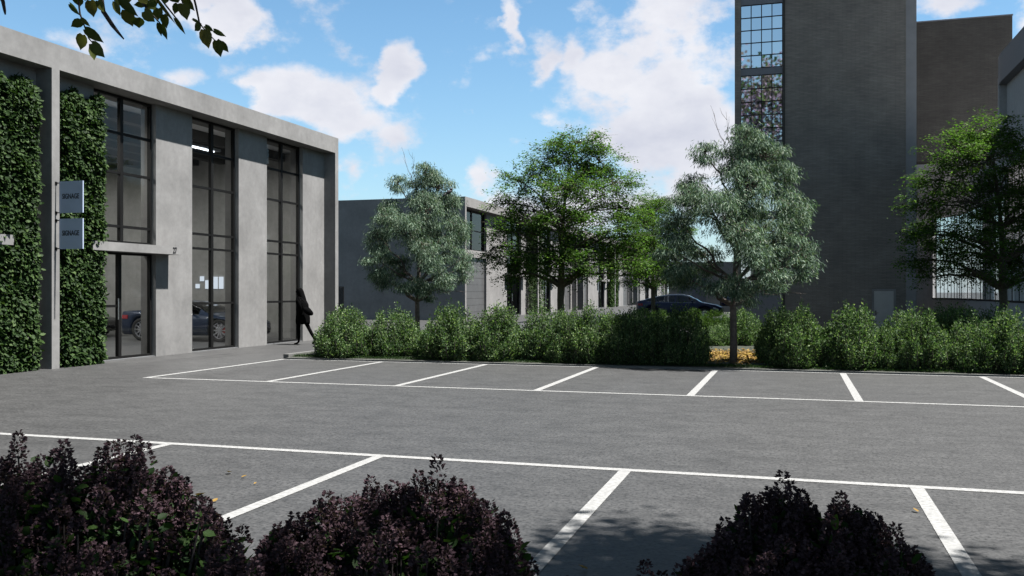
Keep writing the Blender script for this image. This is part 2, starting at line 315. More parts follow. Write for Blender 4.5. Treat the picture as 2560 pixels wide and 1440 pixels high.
def text_obj(txt, size, mat, parent, loc, rot, name='lettering', sx=.78, ext=.004, off=.0):
    cu = bpy.data.curves.new(name, 'FONT'); cu.body = txt; cu.size = size; cu.align_x = 'CENTER'; cu.align_y = 'CENTER'; cu.extrude = ext; cu.offset = off
    t = bpy.data.objects.new('t', cu); C.objects.link(t); dg = bpy.context.evaluated_depsgraph_get()
    me = bpy.data.meshes.new_from_object(t.evaluated_get(dg)); bpy.data.objects.remove(t)
    for v in me.vertices: v.co.x *= sx
    me.materials.clear(); me.materials.append(mat)
    o = bpy.data.objects.new(name, me); C.objects.link(o); o.location = loc; o.rotation_euler = rot
    if parent: o.parent = parent
    return o

# ------------------------------------------------------------------ ground, kerbs, markings
XO = -14.75                                             # front plane of the left building
def ground():
    xs = sorted(set([-600, -200, -80, -40] + list(np.arange(-30, 30, 1.0)) + [40, 80, 200, 600]))
    ys = sorted(set([-400, -100, -40] + list(np.arange(-20, 60, 1.0)) + [80, 120, 200, 400, 900]))
    V = []
    for y in ys:
        for x in xs:
            sx = min(max((x + 4) / 1.5, 0), 1) * min(max((8.0 - x) / 1.0, 0), 1); sy = min(max((y - 33) / 4, 0), 1) * min(max((50 - y) / 2, 0), 1)
            V.append((x, y, -.43 * sx * sy))
    n = len(xs); F = [(j * n + i, j * n + i + 1, (j + 1) * n + i + 1, (j + 1) * n + i) for j in range(len(ys) - 1) for i in range(n - 1)]
    struct('ground', MB().add(V, F), MT['asphalt'])
ground()
def strip(mb, x0, x1, y0, y1, z=.004): mb.add([(x0, y0, z), (x1, y0, z), (x1, y1, z), (x0, y1, z)], [(0, 1, 2, 3)])
mk = MB()
FX = [-11.60, -9.02, -6.51, -4.02, -1.54, .92, 3.40, 5.88, 8.36]
strip(mk, -11.66, 12, 14.33, 14.43); strip(mk, -11.66, 12, 19.16, 19.24)
for x in FX: strip(mk, x - .06, x + .06, 14.434, 19.156)
strip(mk, -16.5, 12, 8.20, 8.31)
for x in [-11.25, -8.80, -6.35, -3.90, -1.46, .97, 3.42, 5.9]: strip(mk, x - .055, x + .055, 3.3, 8.196)
struct('parking_markings', mk, MT['paint'])
# raised planting bed behind the far row: kerb on its left side and soil
kb = MB().box(-11.72, -11.58, 19.40, 33.0, 0, .11).box(-11.58, 14, 19.30, 19.38, -.02, .035).box(-11.58, -3.4, 32.86, 33.0, 0, .11)
struct('kerb', kb, MT['kerb'])
bed = MB(); nx, ny = 60, 26
rs = random.Random(3)
V = [(-11.575 + 25 * i / nx, 19.385 + 13.4 * j / ny, .03 + (.05 + .03 * rs.random() if 0 < j < ny else 0)) for j in range(ny + 1) for i in range(nx + 1)]
V = [(x, y, z if x < -4.2 or y < 31 else -.6) for x, y, z in V]
bed.add(V, [(j * (nx + 1) + i, j * (nx + 1) + i + 1, (j + 1) * (nx + 1) + i + 1, (j + 1) * (nx + 1) + i) for j in range(ny) for i in range(nx)])
struct('planting_bed', bed, MT['soil'])

# ------------------------------------------------------------------ rendered warehouse buildings
TOPZ, SOFZ, REC, WREC = 6.79, 6.27, .41, .56
def window_unit(root, X, y0, y1, z0, z1, trans, doors=False, only_mull=True):
    """black framed glazing on the plane x = X; the frame is one piece, the glass another"""
    t, d = .055, .07; f = MB()
    f.box(X - d, X + .02, y0, y0 + t, z0, z1).box(X - d, X + .02, y1 - t, y1, z0, z1)
    f.box(X - d, X + .017, y0 + t, y1 - t, z1 - t, z1).box(X - d, X + .017, y0 + t, y1 - t, z0, z0 + t)
    ym = (y0 + y1) / 2 - (.06 if doors else 0)
    f.box(X - d, X + .023, ym - .05, ym + .05, z0 + t, z1 - t)
    for z in trans: f.box(X - d + .004, X + .013, y0 + t, ym - .05, z - .03, z + .03); 
    for z in ([] if doors else trans): f.box(X - d + .004, X + .013, ym + .05, y1 - t, z - .03, z + .03)
    w = f.build('door' if doors else 'window', MT['black'], root)
    g = MB().add([(X - .02, y0 + t, z0 + t), (X - .02, y1 - t, z0 + t), (X - .02, y1 - t, z1 - t), (X - .02, y0 + t, z1 - t)], [(0, 1, 2, 3)])
    g.build('pane', MT['glass'], w)
    if doors:
        MB().tube([(X + .06, ym - .10, .95), (X + .06, ym - .10, 1.45)], .014, 8).build('handle', MT['chrome'], w)
    return w
UP = [5.37, 4.43, 3.16, 2.77, 1.29]
def warehouse(name, X, ya, yb, depth, openings, fins, label, detail=False, mat=None, number=None, group=None):
    mat = mat or MT['concrete']; root = empty(name, (0, 0, 0)); tag(root, label, 'building', group)
    P, Wp = X - REC, X - WREC; XB = X - depth
    sh = MB()
    sh.box(X - 1.2, X, ya, yb, SOFZ, TOPZ)                                  # deep edge beam over the front
    sh.box(XB, X - 1.2, ya, ya + .22, 0, TOPZ).box(XB, X - 1.2, yb - .22, yb, 0, TOPZ).box(XB, XB + .22, ya + .22, yb - .22, 0, TOPZ)
    sh.box(X - 1.2, X, ya, ya + .22, 0, SOFZ).box(X - 1.2, X, yb - .22, yb, 0, SOFZ)
    for (a, b) in fins: sh.box(P + .0, X, a, b, 0, SOFZ); sh.box(XB + .22, P, (a + b) / 2 - .1, (a + b) / 2 + .1, 0, SOFZ)
    # piers between openings
    ops = sorted(openings); y = ya + .22
    for (a, b, k) in ops:
        if a > y + .01: sh.box(P - .45, P, y, a, 0, SOFZ)
        y = b
    if yb - .22 > y + .01: sh.box(P - .45, P, y, yb - .22, 0, SOFZ)
    for (a, b, k) in ops:
        if k == 'entry': sh.box(P - .38, P - .02, a, b, 2.54, 2.76)
        if k == 'garage': sh.box(P - .38, P - .02, a, b, 3.55, 3.95)
        if k == 'lowwin': sh.box(P - .38, P - .02, a, b, 0, .9)
    w = sh.build('wall', mat, root)
    MB().box(XB + .22, X - 1.2, ya + .22, yb - .22, SOFZ + .06, SOFZ + .28).build('roof', MT['ceil'], root)
    fl = MB().box(XB + .22, P - .02, ya + .22, yb - .22, -.05, .02); fl.build('floor', MT['floor'], root)
    iw = MB()
    iw.box(XB + .222, X - 1.0, yb - .245, yb - .221, .02, SOFZ + .05).box(XB + .222, XB + .245, ya + .25, yb - .25, .02, SOFZ + .05)
    if detail:
        iw.box(XB + .25, P - .46, fins[0][0] - .05, fins[0][1] + .3, .02, SOFZ + .05)
    iw.build('inner_wall', MT['inner'], root)
    bm = MB(); x = X - 1.9
    while x > XB + 1: bm.box(x - .28, x, ya + .25, yb - .25, SOFZ - .22, SOFZ + .055); x -= 1.15
    bm.build('ceiling_beam', MT['beam'], root)
    for (a, b, k) in ops:
        if k == 'window': window_unit(root, Wp, a, b, .02, SOFZ - .01, UP)
        elif k == 'entry':
            window_unit(root, Wp, a, b, 2.76, SOFZ - .01, UP[:3]); window_unit(root, Wp, a, b, .02, 2.54, [1.27], True)
            cb = MB().box(P, X + .003, a - .48, b + .48, 2.535, 2.735).build('canopy', mat, root)
        elif k == 'garage':
            window_unit(root, Wp, a, b, 3.95, SOFZ - .01, [5.1])
            g = MB(); 
            for i in range(9): g.box(Wp - .05, Wp + .012, a, b, .02 + i * .392, .02 + i * .392 + .38)
            g.box(Wp - .06, Wp - .03, a, b, .02, 3.55)
            g.build('roller_door', MT['dark'], root)
    if number:
        text_obj(number[0], .205, MT['text'], root, (X + .008, number[1], 2.63), (R(90), 0, R(90)), 'house_number', .72, .003, .005)
    return root
b1 = warehouse('warehouse_building', XO, 3.0, 27.91, 13.0,
               [(4.2, 6.3, 'window'), (8.0, 10.1, 'window'), (11.81, 13.93, 'entry'), (17.03, 19.15, 'entry'), (20.58, 22.70, 'window'), (24.16, 26.27, 'window')],
               [(15.38, 15.59)], 'nearest grey rendered building on the left with tall black framed windows and number 27', True, number=('27', 19.33))
MT['tube'] = emit('lit_tube', (.85, .93, 1.0), 3)
# first ceiling strip is visible; the others are unseen, added to brighten the interior
for (x, y) in [(-16.8, 23.3), (-24.4, 23.4), (-24, 20), (-20, 17.6), (-17.4, 17.0)]:
    lt = MB().box(x - .12, x + .12, y - .75, y + .75, 5.86, 5.93).box(x - .01, x + .01, y - .5, y - .48, 5.93, 6.3).box(x - .01, x + .01, y + .48, y + .5, 5.93, 6.3).build('ceiling_light_and_fill', MT['rim'], b1)
    MB().box(x - .05, x - .02, y - .72, y - .1, 5.835, 5.858).box(x - .05, x - .02, y - .04, y + .6, 5.835, 5.858).build('light_tube', MT['tube'], lt)
    al = bpy.data.lights.new('strip_and_fill_lamp', 'AREA'); al.shape = 'RECTANGLE'; al.size = .2; al.size_y = 1.4; al.energy = 62; al.color = (1, .98, .95)
    ao = bpy.data.objects.new('strip_and_fill_lamp', al); C.objects.link(ao); ao.location = (x, y, 5.82); ao.parent = lt
# glowing panels stand in for a blurred reflection: two small squares, three bars
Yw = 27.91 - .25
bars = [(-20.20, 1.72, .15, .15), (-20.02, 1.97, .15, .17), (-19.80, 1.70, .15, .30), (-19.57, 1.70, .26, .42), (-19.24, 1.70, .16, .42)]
s_ = empty('reflection_bars', (-19.6, Yw, 1.7)); tag(s_, 'glowing pale squares and bars standing in for a reflection on the inner wall above the blue coupe', 'sign'); MT['lit'] = emit('reflection_glow', (.80, .88, 1.0), .30)
for (x, z, w_, h_) in bars: MB().box(x + 19.6, x + 19.6 + w_, -.05, -.01, z - 1.7, z - 1.7 + h_).build('reflection_panel', MT['lit'], s_)

XF = -17.18
warehouse('warehouse_building', XF, 47.08, 74.15, 14,
          [(47.42, 51.9, 'garage'), (56.0, 59.2, 'entry'), (64.95, 67.05, 'entry'), (71.4, 73.55, 'garage')], [(61.95, 62.22)],
          'second grey rendered building, its dark blank end wall behind the left gum tree', mat=MT['concrete_far'], number=('8', 56.3), group='row of warehouses beyond the planting bed')
warehouse('warehouse_building', XF, 76.5, 101.6, 14,
          [(76.85, 80.2, 'garage'), (84.6, 87.6, 'entry'), (93.2, 95.2, 'entry'), (97.8, 101.2, 'garage')], [(90.9, 91.2)],
          'third grey rendered building along the side street, behind the tall bright green tree', mat=MT['concrete_far'], group='row of warehouses beyond the planting bed')
warehouse('warehouse_building', XF, 104.8, 131, 14,
          [(105.2, 109, 'garage'), (113, 116, 'entry'), (121.5, 123.5, 'entry'), (127, 130, 'garage')], [(118, 118.3)],
          'farthest grey rendered building of the row, just left of the navy car', mat=MT['concrete_far'], group='row of warehouses beyond the planting bed')

# ------------------------------------------------------------------ blade signs on the column
for i, (zt, zb) in enumerate([(3.91, 3.25), (3.13, 2.50)]):
    r = empty('blade_sign', (0, 0, 0))
    tag(r, ['upper blue-grey metal sign reading SIGNAGE fixed to the column', 'lower blue-grey metal sign reading SIGNAGE fixed to the column'][i], 'sign', 'blade signs on the column of the left building')
    MB().box(XO + .10, XO + .70, 15.475, 15.50, zb, zt).build('panel', MT['sign'], r)
    text_obj('SIGNAGE', .150, MT['text'], r, (XO + .395, 15.471, (zt + zb) / 2 + .01), (R(90), 0, 0), 'lettering', .70, .002, .002)
    for z in (zt - .03, zb + .01):
        MB().box(XO + .001, XO + .012, 15.46, 15.52, z - .03, z + .03).tube([(XO + .01, 15.487, z), (XO + .12, 15.487, z)], .011, 8).build('bracket', MT['black'], r)

# ------------------------------------------------------------------ tower
tw = empty('brick_tower', (0, 0, 0)); tag(tw, 'tall dark brown brick tower with a column of gridded windows', 'tower')
TY = 45.16; TT = 23.0
bt = MB().box(-2.72, -2.44, TY, TY + 11, -.5, TT).box(-.40, 4.88, TY, TY + 11, -.5, TT).box(-2.44, -.40, TY + 3.0, TY + 11, -.5, TT)
# door recess is made of the wall round it
bt.build('wall', MT['brick'], tw)
MB().box(4.88, 5.32, TY + .01, TY + 11, -.5, TT).build('corner_pier', simple('pier_concrete', (.20, .195, .195), .85, var=.08, scale=2), tw)
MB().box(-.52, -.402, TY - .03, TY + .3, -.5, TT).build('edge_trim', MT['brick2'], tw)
lv = [(2.0, 5.06), (5.40, 8.42), (8.76, 11.92), (12.27, 15.29), (15.64, 18.7), (19.05, 22.1)]
sb = MB().box(-2.44, -.522, TY + .06, TY + .4, -.5, 2.0)
sb.build('spandrel', MT['fascia'], tw)
for (a, b), (c, d) in zip(lv[:-1], lv[1:]): MB().box(-2.44, -.522, TY + .06, TY + .4, b, c).build('spandrel', MT['fascia'], tw)
MB().box(-2.44, -.522, TY + .06, TY + .4, 22.1, TT).build('spandrel', MT['fascia'], tw)
for (a, b) in lv:
    f = MB(); x0, x1 = -2.44, -.522; w = (x1 - x0) / 4
    for i in range(5): f.box(x0 + i * w - .02, x0 + i * w + .02, TY + .05, TY + .12, a, b)
    for j in range(6):
        z = a + (b - a) * j / 5
        for i in range(4): f.box(x0 + i * w + .021, x0 + (i + 1) * w - .021, TY + .055, TY + .115, z - .018, z + .018)
    wn = f.build('window', MT['black'], tw)
    g = MB()
    rr = random.Random(int(a * 10))
    for i in range(4):
        for j in range(5):
            t1, t2 = rr.uniform(-.003, .003), rr.uniform(-.003, .003); za, zb = a + (b - a) * j / 5 + .018, a + (b - a) * (j + 1) / 5 - .018
            g.add([(x0 + i * w + .02, TY + .09 + t1 + t2, za), (x0 + (i + 1) * w - .02, TY + .09 - t1 + t2, za), (x0 + (i + 1) * w - .02, TY + .09 - t1 - t2, zb), (x0 + i * w + .02, TY + .09 + t1 - t2, zb)], [(0, 1, 2, 3)])
    g.build('pane', MT['tglass'], wn)
MB().box(-2.42, -.53, TY + .45, TY + 2.9, -.4, TT - .2).build('room', MT['dark'], tw)
dr = MB().box(3.52, 4.36, TY - .012, TY - .002, -.41, 1.62).build('door', MT['door'], tw)
MB().box(3.43, 3.51, TY - .04, TY - .003, -.43, 1.71).box(4.37, 4.45, TY - .04, TY - .003, -.43, 1.71).box(3.51, 4.37, TY - .04, TY - .003, 1.63, 1.71).build('frame', MT['concrete'], dr)
MB().box(3.575, 3.615, TY - .03, TY - .014, .52, .72).tube([(3.59, TY - .02, .62), (3.59, TY - .07, .62), (3.70, TY - .07, .62)], .012, 8).build('handle', MT['black'], dr)

# brick wing set back beside the tower, over a pale rounded podium
wing = empty('brick_wing', (0, 0, 0)); tag(wing, 'lower dark brick block standing behind the right side of the tower', 'building')
def pyl(x, y, Y0):
    dx = (x - CXP) / FPX; wx = dx * CS - SN; wy = dx * SN + CS; t = Y0 / wy
    return (t * wx, CH - (y - HYP) / FPX * t)
WY = 52.2
wx1, wz1 = pyl(2531, 38, WY); wx0, wzb = pyl(2300, 405, WY)
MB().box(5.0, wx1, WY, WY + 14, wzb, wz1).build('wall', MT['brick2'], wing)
MB().box(4.98, wx1 + .03, WY - .03, WY + 14.03, wz1, wz1 + .06).build('parapet_cap', MT['fascia'], wing)
pod = empty('curved_building', (0, 0, 0)); tag(pod, 'pale grey building with a rounded wall and a long curved window behind the right tree', 'building')
def arc_path():
    pts = [(5.33, 51.0), (6.2, 51.0)]
    for i in range(13):
        a = R(90 - 90 * i / 12); pts.append((6.2 + 1.35 * math.cos(a), 47.6 + 3.4 * math.sin(a)))
    pts += [(7.56, y) for y in (46, 44, 42, 40, 38.2)]
    return pts
def wallpath(mb, pts, z0, z1, th=.25, off=0.0):
    def nrm(i):
        a = Vector(pts[max(i - 1, 0)]); b = Vector(pts[min(i + 1, len(pts) - 1)]); d = (b - a).normalized(); return Vector((d.y, -d.x))
    rings = []
    for i, p in enumerate(pts):
        n = nrm(i); o = Vector(p) + n * off; q = Vector(p) - n * th
        rings.append([(o.x, o.y, z0), (o.x, o.y, z1), (q.x, q.y, z1), (q.x, q.y, z0)])
    mb.loft(rings)
pp = arc_path(); near = [(7.56, y) for y in (38.2, 36, 34, 32, 30, 28, 25, 21)]
# outward normal is towards -X / -Y : path runs from far corner towards the camera
wl = MB(); SILL = 1.22
wallpath(wl, pp[:6], -.1, 8.1); wallpath(wl, pp[5:], -.1, SILL); wallpath(wl, pp[5:], 5.3, 8.1)
wallpath(wl, near, -.1, SILL); wallpath(wl, near, 6.2, 9.6)
wl.box(7.31, 7.56, 37.95, 38.2, 8.1, 9.6)
wl.build('wall', MT['pale'], pod)
fa = MB(); fp = [(9.0, 38.9), (8.2, 38.85), (7.6, 38.6), (7.3, 38.1), (7.24, 37.4)] + [(7.24, y) for y in (35, 31, 26, 21)]
wallpath(fa, fp, 9.3, 10.35, .5); fa.box(7.5, 20, 21, 38.4, 10.2, 10.33)
fa.build('roof_fascia', MT['fascia'], pod)
pf = MB(); gl = MB(); allp = pp[5:] + near[1:]
for i in range(len(allp) - 1):
    a, b = Vector(allp[i]), Vector(allp[i + 1]); n = max(1, int((b - a).length / .9))
    for k in range(n):
        p = a.lerp(b, k / n); pf.box(p.x - .010, p.x + .02, p.y - .010, p.y + .010, SILL, 6.2)
    gl.add([(a.x + .05, a.y, SILL), (b.x + .05, b.y, SILL), (b.x + .05, b.y, 6.9), (a.x + .05, a.y, 6.9)], [(0, 1, 2, 3)])
pfm = MB(); pfm.v, pfm.f = pf.v, pf.f
for i in range(len(allp) - 1): pfm.tube([(*allp[i], SILL + .02), (*allp[i + 1], SILL + .02)], .04, 6)
wf = pfm.build('window', MT['black'], pod); gl.build('pane', MT['glass'], wf)
# interior: floor slab, back wall, white columns and a ceiling seen through the curved glass
inn = MB().box(8.2, 20, 22, 50, 6.95, 7.2); inn.build('ceiling', MT['ceil'], pod)
plaster = simple('white_plaster', (.7, .7, .72), .8)
for (x, y) in [(8.6, 47), (8.9, 44), (8.8, 41.5), (9.0, 39), (9.2, 36), (9.6, 32)]: MB().cyl((x, y, 0), (x, y, 6.94), .24, 20).build('inner_column', plaster, pod)
for x in (5.75, 6.72):
    MB().box(x, x + .22, 50.93, 51.0 - .002, -.1, 7.7).build('wall_strip', MT['door'], pod)

# grey building closing the end of the side street
bk = empty('warehouse_building', (0, 0, 0)); tag(bk, 'low grey building with a dark roller door behind the navy car', 'building')
BY = 72.0
def BX(x): return pyl(x, 700, BY)[0]
def BZ(y, x=1760): return pyl(x, y, BY)[1]
xa, xb = BX(1672), BX(2020)
wmb = MB(); y0 = BY
zt = BZ(655)
ops = [(BX(1696), BX(1765), 0.0, BZ(690)), (BX(1800), BX(1830), BZ(765), BZ(718))]
wmb.box(xa, ops[0][0], y0, y0 + .4, 0, zt).box(ops[0][0], ops[0][1], y0, y0 + .4, ops[0][3], zt).box(ops[0][1], ops[1][0], y0, y0 + .4, 0, zt)
wmb.box(ops[1][0], ops[1][1], y0, y0 + .4, 0, ops[1][2]).box(ops[1][0], ops[1][1], y0, y0 + .4, ops[1][3], zt).box(ops[1][1], xb, y0, y0 + .4, 0, zt)
wmb.box(xa, xa + .3, y0 + .4, y0 + 15, 0, zt).box(xb - .3, xb, y0 + .4, y0 + 15, 0, zt).box(xa + .3, xb - .3, y0 + .4, y0 + 15, zt - .3, zt - .05)
wmb.build('wall', MT['concrete_far'], bk)
rd = MB()
for i in range(8): rd.box(ops[0][0], ops[0][1], y0 + .12, y0 + .2, i * ops[0][3] / 8, (i + 1) * ops[0][3] / 8 - .03)
rd.box(ops[0][0], ops[0][1], y0 + .17, y0 + .25, 0, ops[0][3]); rd.build('roller_door', simple('slate_roller_door', (.09, .10, .13), .45), bk)
(wx_a, wx_b, wz_a, wz_b) = ops[1]; xm = (wx_a + wx_b) / 2; zm = wz_a + (wz_b - wz_a) * .55
wf2 = MB().box(wx_a, wx_a + .07, y0 + .1, y0 + .2, wz_a, wz_b).box(wx_b - .07, wx_b, y0 + .1, y0 + .2, wz_a, wz_b).box(wx_a, wx_b, y0 + .1, y0 + .2, wz_b, wz_b + .06).box(wx_a + .07, wx_b - .07, y0 + .1, y0 + .2, wz_a, wz_a + .06).box(xm - .03, xm + .03, y0 + .1, y0 + .2, wz_a + .06, wz_b).box(xm + .03, wx_b - .07, y0 + .1, y0 + .2, zm, zm + .05).build('window', MT['black'], bk)
MB().box(wx_a + .07, wx_b - .07, y0 + .22, y0 + .24, wz_a + .06, wz_b).build('pane', MT['tglass'], wf2)

# black bar gate beside the end of the left building
gt = empty('bar_gate', (0, 0, 0)); tag(gt, 'black vertical bar gate between the first building and the dark wall', 'gate')
gy = 34.0
x_l = pyl(846, 700, gy)[0]
g_b = MB()
for k in range(-6, 4):
    x = pyl(849.5 + k * 2.9, 700, gy)[0]; g_b.box(x - .012, x + .012, gy, gy + .04, 0.02, pyl(850, 716, gy)[1])
g_b.build('bars', MT['black'], gt)
xl, xr = pyl(832, 700, gy)[0], pyl(859.5, 700, gy)[0]
MB().box(xl, xr, gy + .01, gy + .03, .10, .16).build('rail', MT['black'], gt)

# ------------------------------------------------------------------ vegetation
def rdir(rng, n):
    v = rng.normal(size=(n, 3)); return unit(v)
def branch(mb, a, b, r0, r1, rng, sag=0.0, seg=5, wob=.06, n=6):
    a, b = Vector(a), Vector(b); L = (b - a).length; pts, rad = [], []
    for i in range(seg + 1):
        t = i / seg; p = a.lerp(b, t)
        k = math.sin(math.pi * t)
        p += Vector((rng.normal() * wob * L * k, rng.normal() * wob * L * k, sag * L * k + rng.normal() * wob * L * k * .5))
        pts.append(p); rad.append(r0 + (r1 - r0) * t ** .8)
    mb.tube(pts, rad, n, cap=False); return pts, rad
def make_tree(name, loc, scale, seed, trunk, lobes, clump_r, n_clump, leaf, style, bark, label, cat, group=None, bare=()):
    """trunk: [(x, y, z, r)]; lobes: [(x, y, z, rx, ry, rz, fork index)] in metres from the base"""
    rng = np.random.default_rng(seed); root = empty(name, loc); root.scale = (scale,) * 3
    tag(root, label, cat, group)
    wood = MB(); tp = [Vector(p[:3]) for p in trunk]; wood.tube(tp, [p[3] for p in trunk], 10)
    vols = np.array([l[3] * l[4] * l[5] for l in lobes]) ** .67; cnt = np.maximum((vols / vols.sum() * n_clump), 3).astype(int)
    P_, D_, N_, L_, W_ = [], [], [], [], []
    for lb, c in zip(lobes, cnt):
        cen = np.array(lb[:3]); rad = np.array(lb[3:6]); fk = tp[lb[6]]; fr = trunk[lb[6]][3]
        lp, lr = branch(wood, fk, Vector(cen), fr * .62, .014, rng, sag=.13 if style != 'gum' else -.03, seg=7, wob=.035, n=7)
        d = rdir(rng, c); rr = rng.uniform(.25, 1, c) ** .45
        cc = cen + d * rad * rr[:, None]
        for q in cc:
            # nearest point on the limb towards its outer half
            js = [(Vector(q) - lp[j]).length + (0.25 * (7 - j) / 7) for j in range(2, 8)]; j = 2 + int(np.argmin(js))
            tw_r = .011 if style == 'gum' else .009
            pts, _ = branch(wood, lp[j], Vector(q), min(tw_r * 1.3, lr[j]), .003, rng, seg=4, wob=.07, n=4)
            m = leaf['n']; axis = np.array((Vector(q) - lp[j]).normalized())
            if style == 'gum':
                o = rng.normal(size=(m, 3)) * clump_r * np.array([1, 1, .62]); base = q + o; base[:, 2] -= rng.uniform(0, .10) 
                out = unit(np.c_[o[:, 0], o[:, 1], np.zeros(m)] + rng.normal(size=(m, 3)) * .05)
                dd = out * .55 + np.array([0, 0, -1.0]) * rng.uniform(.35, 1.2, m)[:, None] + rng.normal(size=(m, 3)) * .28
                nn = rdir(rng, m); 
            else:
                # flat layered spray along the twig, leaves mostly facing up
                t = rng.uniform(-.6, 1.0, m); o = axis * t[:, None] * clump_r * 1.5 + rng.normal(size=(m, 3)) * clump_r * np.array([.65, .65, .30])
                o[:, 2] -= .25 * np.abs(t) * clump_r
                base = q + o
                dd = np.c_[rng.normal(size=m), rng.normal(size=m), rng.normal(size=m) * .35 - .25] + axis * .5
                nn = np.c_[rng.normal(size=m) * .45, rng.normal(size=m) * .45, np.ones(m)]
                for k in range(leaf.get('twigs', 3)):
                    e = Vector(q) + Vector((rng.normal() * clump_r, rng.normal() * clump_r, rng.normal() * clump_r * .25)) + Vector(axis) * clump_r * rng.uniform(.2, 1.5)
                    wood.tube([q, Vector(q).lerp(e, .5) + Vector((0, 0, .03)), e], [.004, .003, .0015], 3, cap=False)
            P_.append(base); D_.append(dd); N_.append(nn)
            L_.append(rng.uniform(*leaf['len'], m)); W_.append(rng.uniform(*leaf['wid'], m))
    for (a, b, r) in bare:
        pts, _ = branch(wood, a, b, r, .003, rng, seg=6, wob=.04, n=4)
        for k in range(5):
            p = pts[2 + k % 4]; e = p + (Vector(b) - Vector(a)).normalized() * rng.uniform(.1, .35) + Vector(rng.normal(size=3)) * .09
            wood.tube([p, p.lerp(e, .5) + Vector(rng.normal(size=3)) * .02, e], [.005, .004, .002], 4, cap=False)
    wood.build('trunk', MT[bark], root, smooth=True)
    leaves('crown', MT[leaf['mat']], np.concatenate(P_), np.concatenate(D_), np.concatenate(N_), np.concatenate(L_), np.concatenate(W_), 'rhomb', root)
    return root

# ---- gum trees: lobes traced from the nearer one (117 px per metre, base col 1833 row 918); x along the view's right
def E(px, py, r, depth=0.0, ry=None, rz=None, fork=2):
    return ((px - 1833) / 117.4, depth, (918 - py) / 117.4, r * .88 / 117.4, (ry or r) * .9 / 117.4, (rz or r * .95) * .95 / 117.4, fork)
gum_trunk = [(0, 0, -.03, .092), (.01, 0, .5, .076), (0, .01, 1.25, .068), (.03, 0, 1.75, .056), (.07, -.02, 2.5, .054), (.12, .02, 3.4, .038), (.20, 0, 4.3, .022), (.28, 0, 5.0, .010)]
gum_lobes = [E(1868, 355, 52, 0, fork=6), E(1835, 400, 45, .2, fork=6), E(1905, 400, 60, -.1, fork=5), E(1765, 385, 34, .1, fork=5), E(1960, 440, 45, 0, fork=5), E(1850, 470, 70, -.4, fork=5),
             E(1745, 470, 48, .3, fork=4), E(1720, 500, 45, -.3, fork=4), E(1785, 540, 62, -.7, fork=4), E(1880, 540, 62, .7, fork=4), E(1965, 520, 50, -.3, fork=4), E(2000, 545, 36, .2, fork=4),
             E(1700, 560, 50, .2, fork=3), E(1830, 590, 50, -.9, fork=3), E(1930, 590, 50, -.6, fork=3), E(1690, 640, 55, -.2, fork=3), E(1780, 640, 48, .8, fork=3),
             E(1860, 640, 42, -1.0, fork=3), E(2000, 625, 30, -.3, fork=3), E(1720, 690, 50, .5, rz=30, fork=2), E(1830, 710, 48, -.6, rz=32, fork=2), E(1945, 700, 42, .5, rz=30, fork=2), E(1985, 660, 38, -.5, fork=3),
             E(1905, 690, 36, -.8, fork=3), E(1765, 720, 40, -.5, rz=22, fork=2), E(1880, 735, 30, .2, rz=20, fork=2)]
def vr(px, py, d=0.0): return ((px - 1833) / 117.4, d, (918 - py) / 117.4)
gum_bare = [(vr(1820, 400), vr(1785, 288), .009), (vr(1820, 420), vr(1815, 285), .008), (vr(1870, 745, -.05), vr(2000, 700, -.3), .016), (vr(1900, 735, -.1), vr(2020, 590, -.2), .014),
            (vr(1900, 650), vr(2030, 580, .1), .012), (vr(1910, 740), vr(2010, 740, -.2), .012)]
gum_leaf = dict(n=80, len=(.075, .135), wid=(.011, .019), mat='euc')
p = cw(1833, 918, 19.5)
gum = make_tree('gum_tree', (p.x, p.y, .05), 1.0, 11, gum_trunk, gum_lobes, .085, 660, gum_leaf, 'gum', 'bark', 'larger silvery gum tree standing on the leaf litter in front of the tower window', 'tree', 'gum trees', gum_bare)
gum.rotation_euler = (0, 0, TH)
g2 = copy_tree(gum); p = cw(1043, 727, 26.0); g2.location = (p.x, p.y, .05); g2.scale = (.93, .93, 1.02); g2.rotation_euler = (0, 0, TH + R(18)); g2['label'] = 'gum tree in front of the dark blank end wall of the second building'
# small bird on the left gum tree
bd = MB(); p = cw(1122, 480, 25.6)
def ell(mb, c, ax, r, n=10, m=8):
    c = Vector(c); q = Vector(ax).normalized().to_track_quat('Z', 'Y'); rings = []
    for i in range(m + 1):
        t = math.pi * i / m; rr = max(math.sin(t), .02)
        rings.append([c + q @ Vector((r[0] * rr * math.cos(2 * math.pi * j / n), r[1] * rr * math.sin(2 * math.pi * j / n), -r[2] * math.cos(t))) for j in range(n)])
    mb.loft(rings)
ell(bd, p, (CS, SN, .5), (.05, .05, .10)); ell(bd, p + Vector((.07 * CS, .07 * SN, .08)), (CS, SN, .2), (.033, .033, .04))
bd.tube([p + Vector((.10 * CS, .10 * SN, .085)), p + Vector((.15 * CS, .15 * SN, .075))], [.012, .002], 6)
bd.tube([p - Vector((.06 * CS, .06 * SN, .03)), p - Vector((.17 * CS, .17 * SN, .13))], [.028, .016], 6)
bd.tube([p - Vector((0, 0, .04)), p - Vector((0, 0, .12))], .005, 5)
tag(bd.build('bird', simple('dark_feathers', (.03, .028, .03), .7), smooth=True), 'small dark bird perched at the right edge of the left gum tree', 'bird')

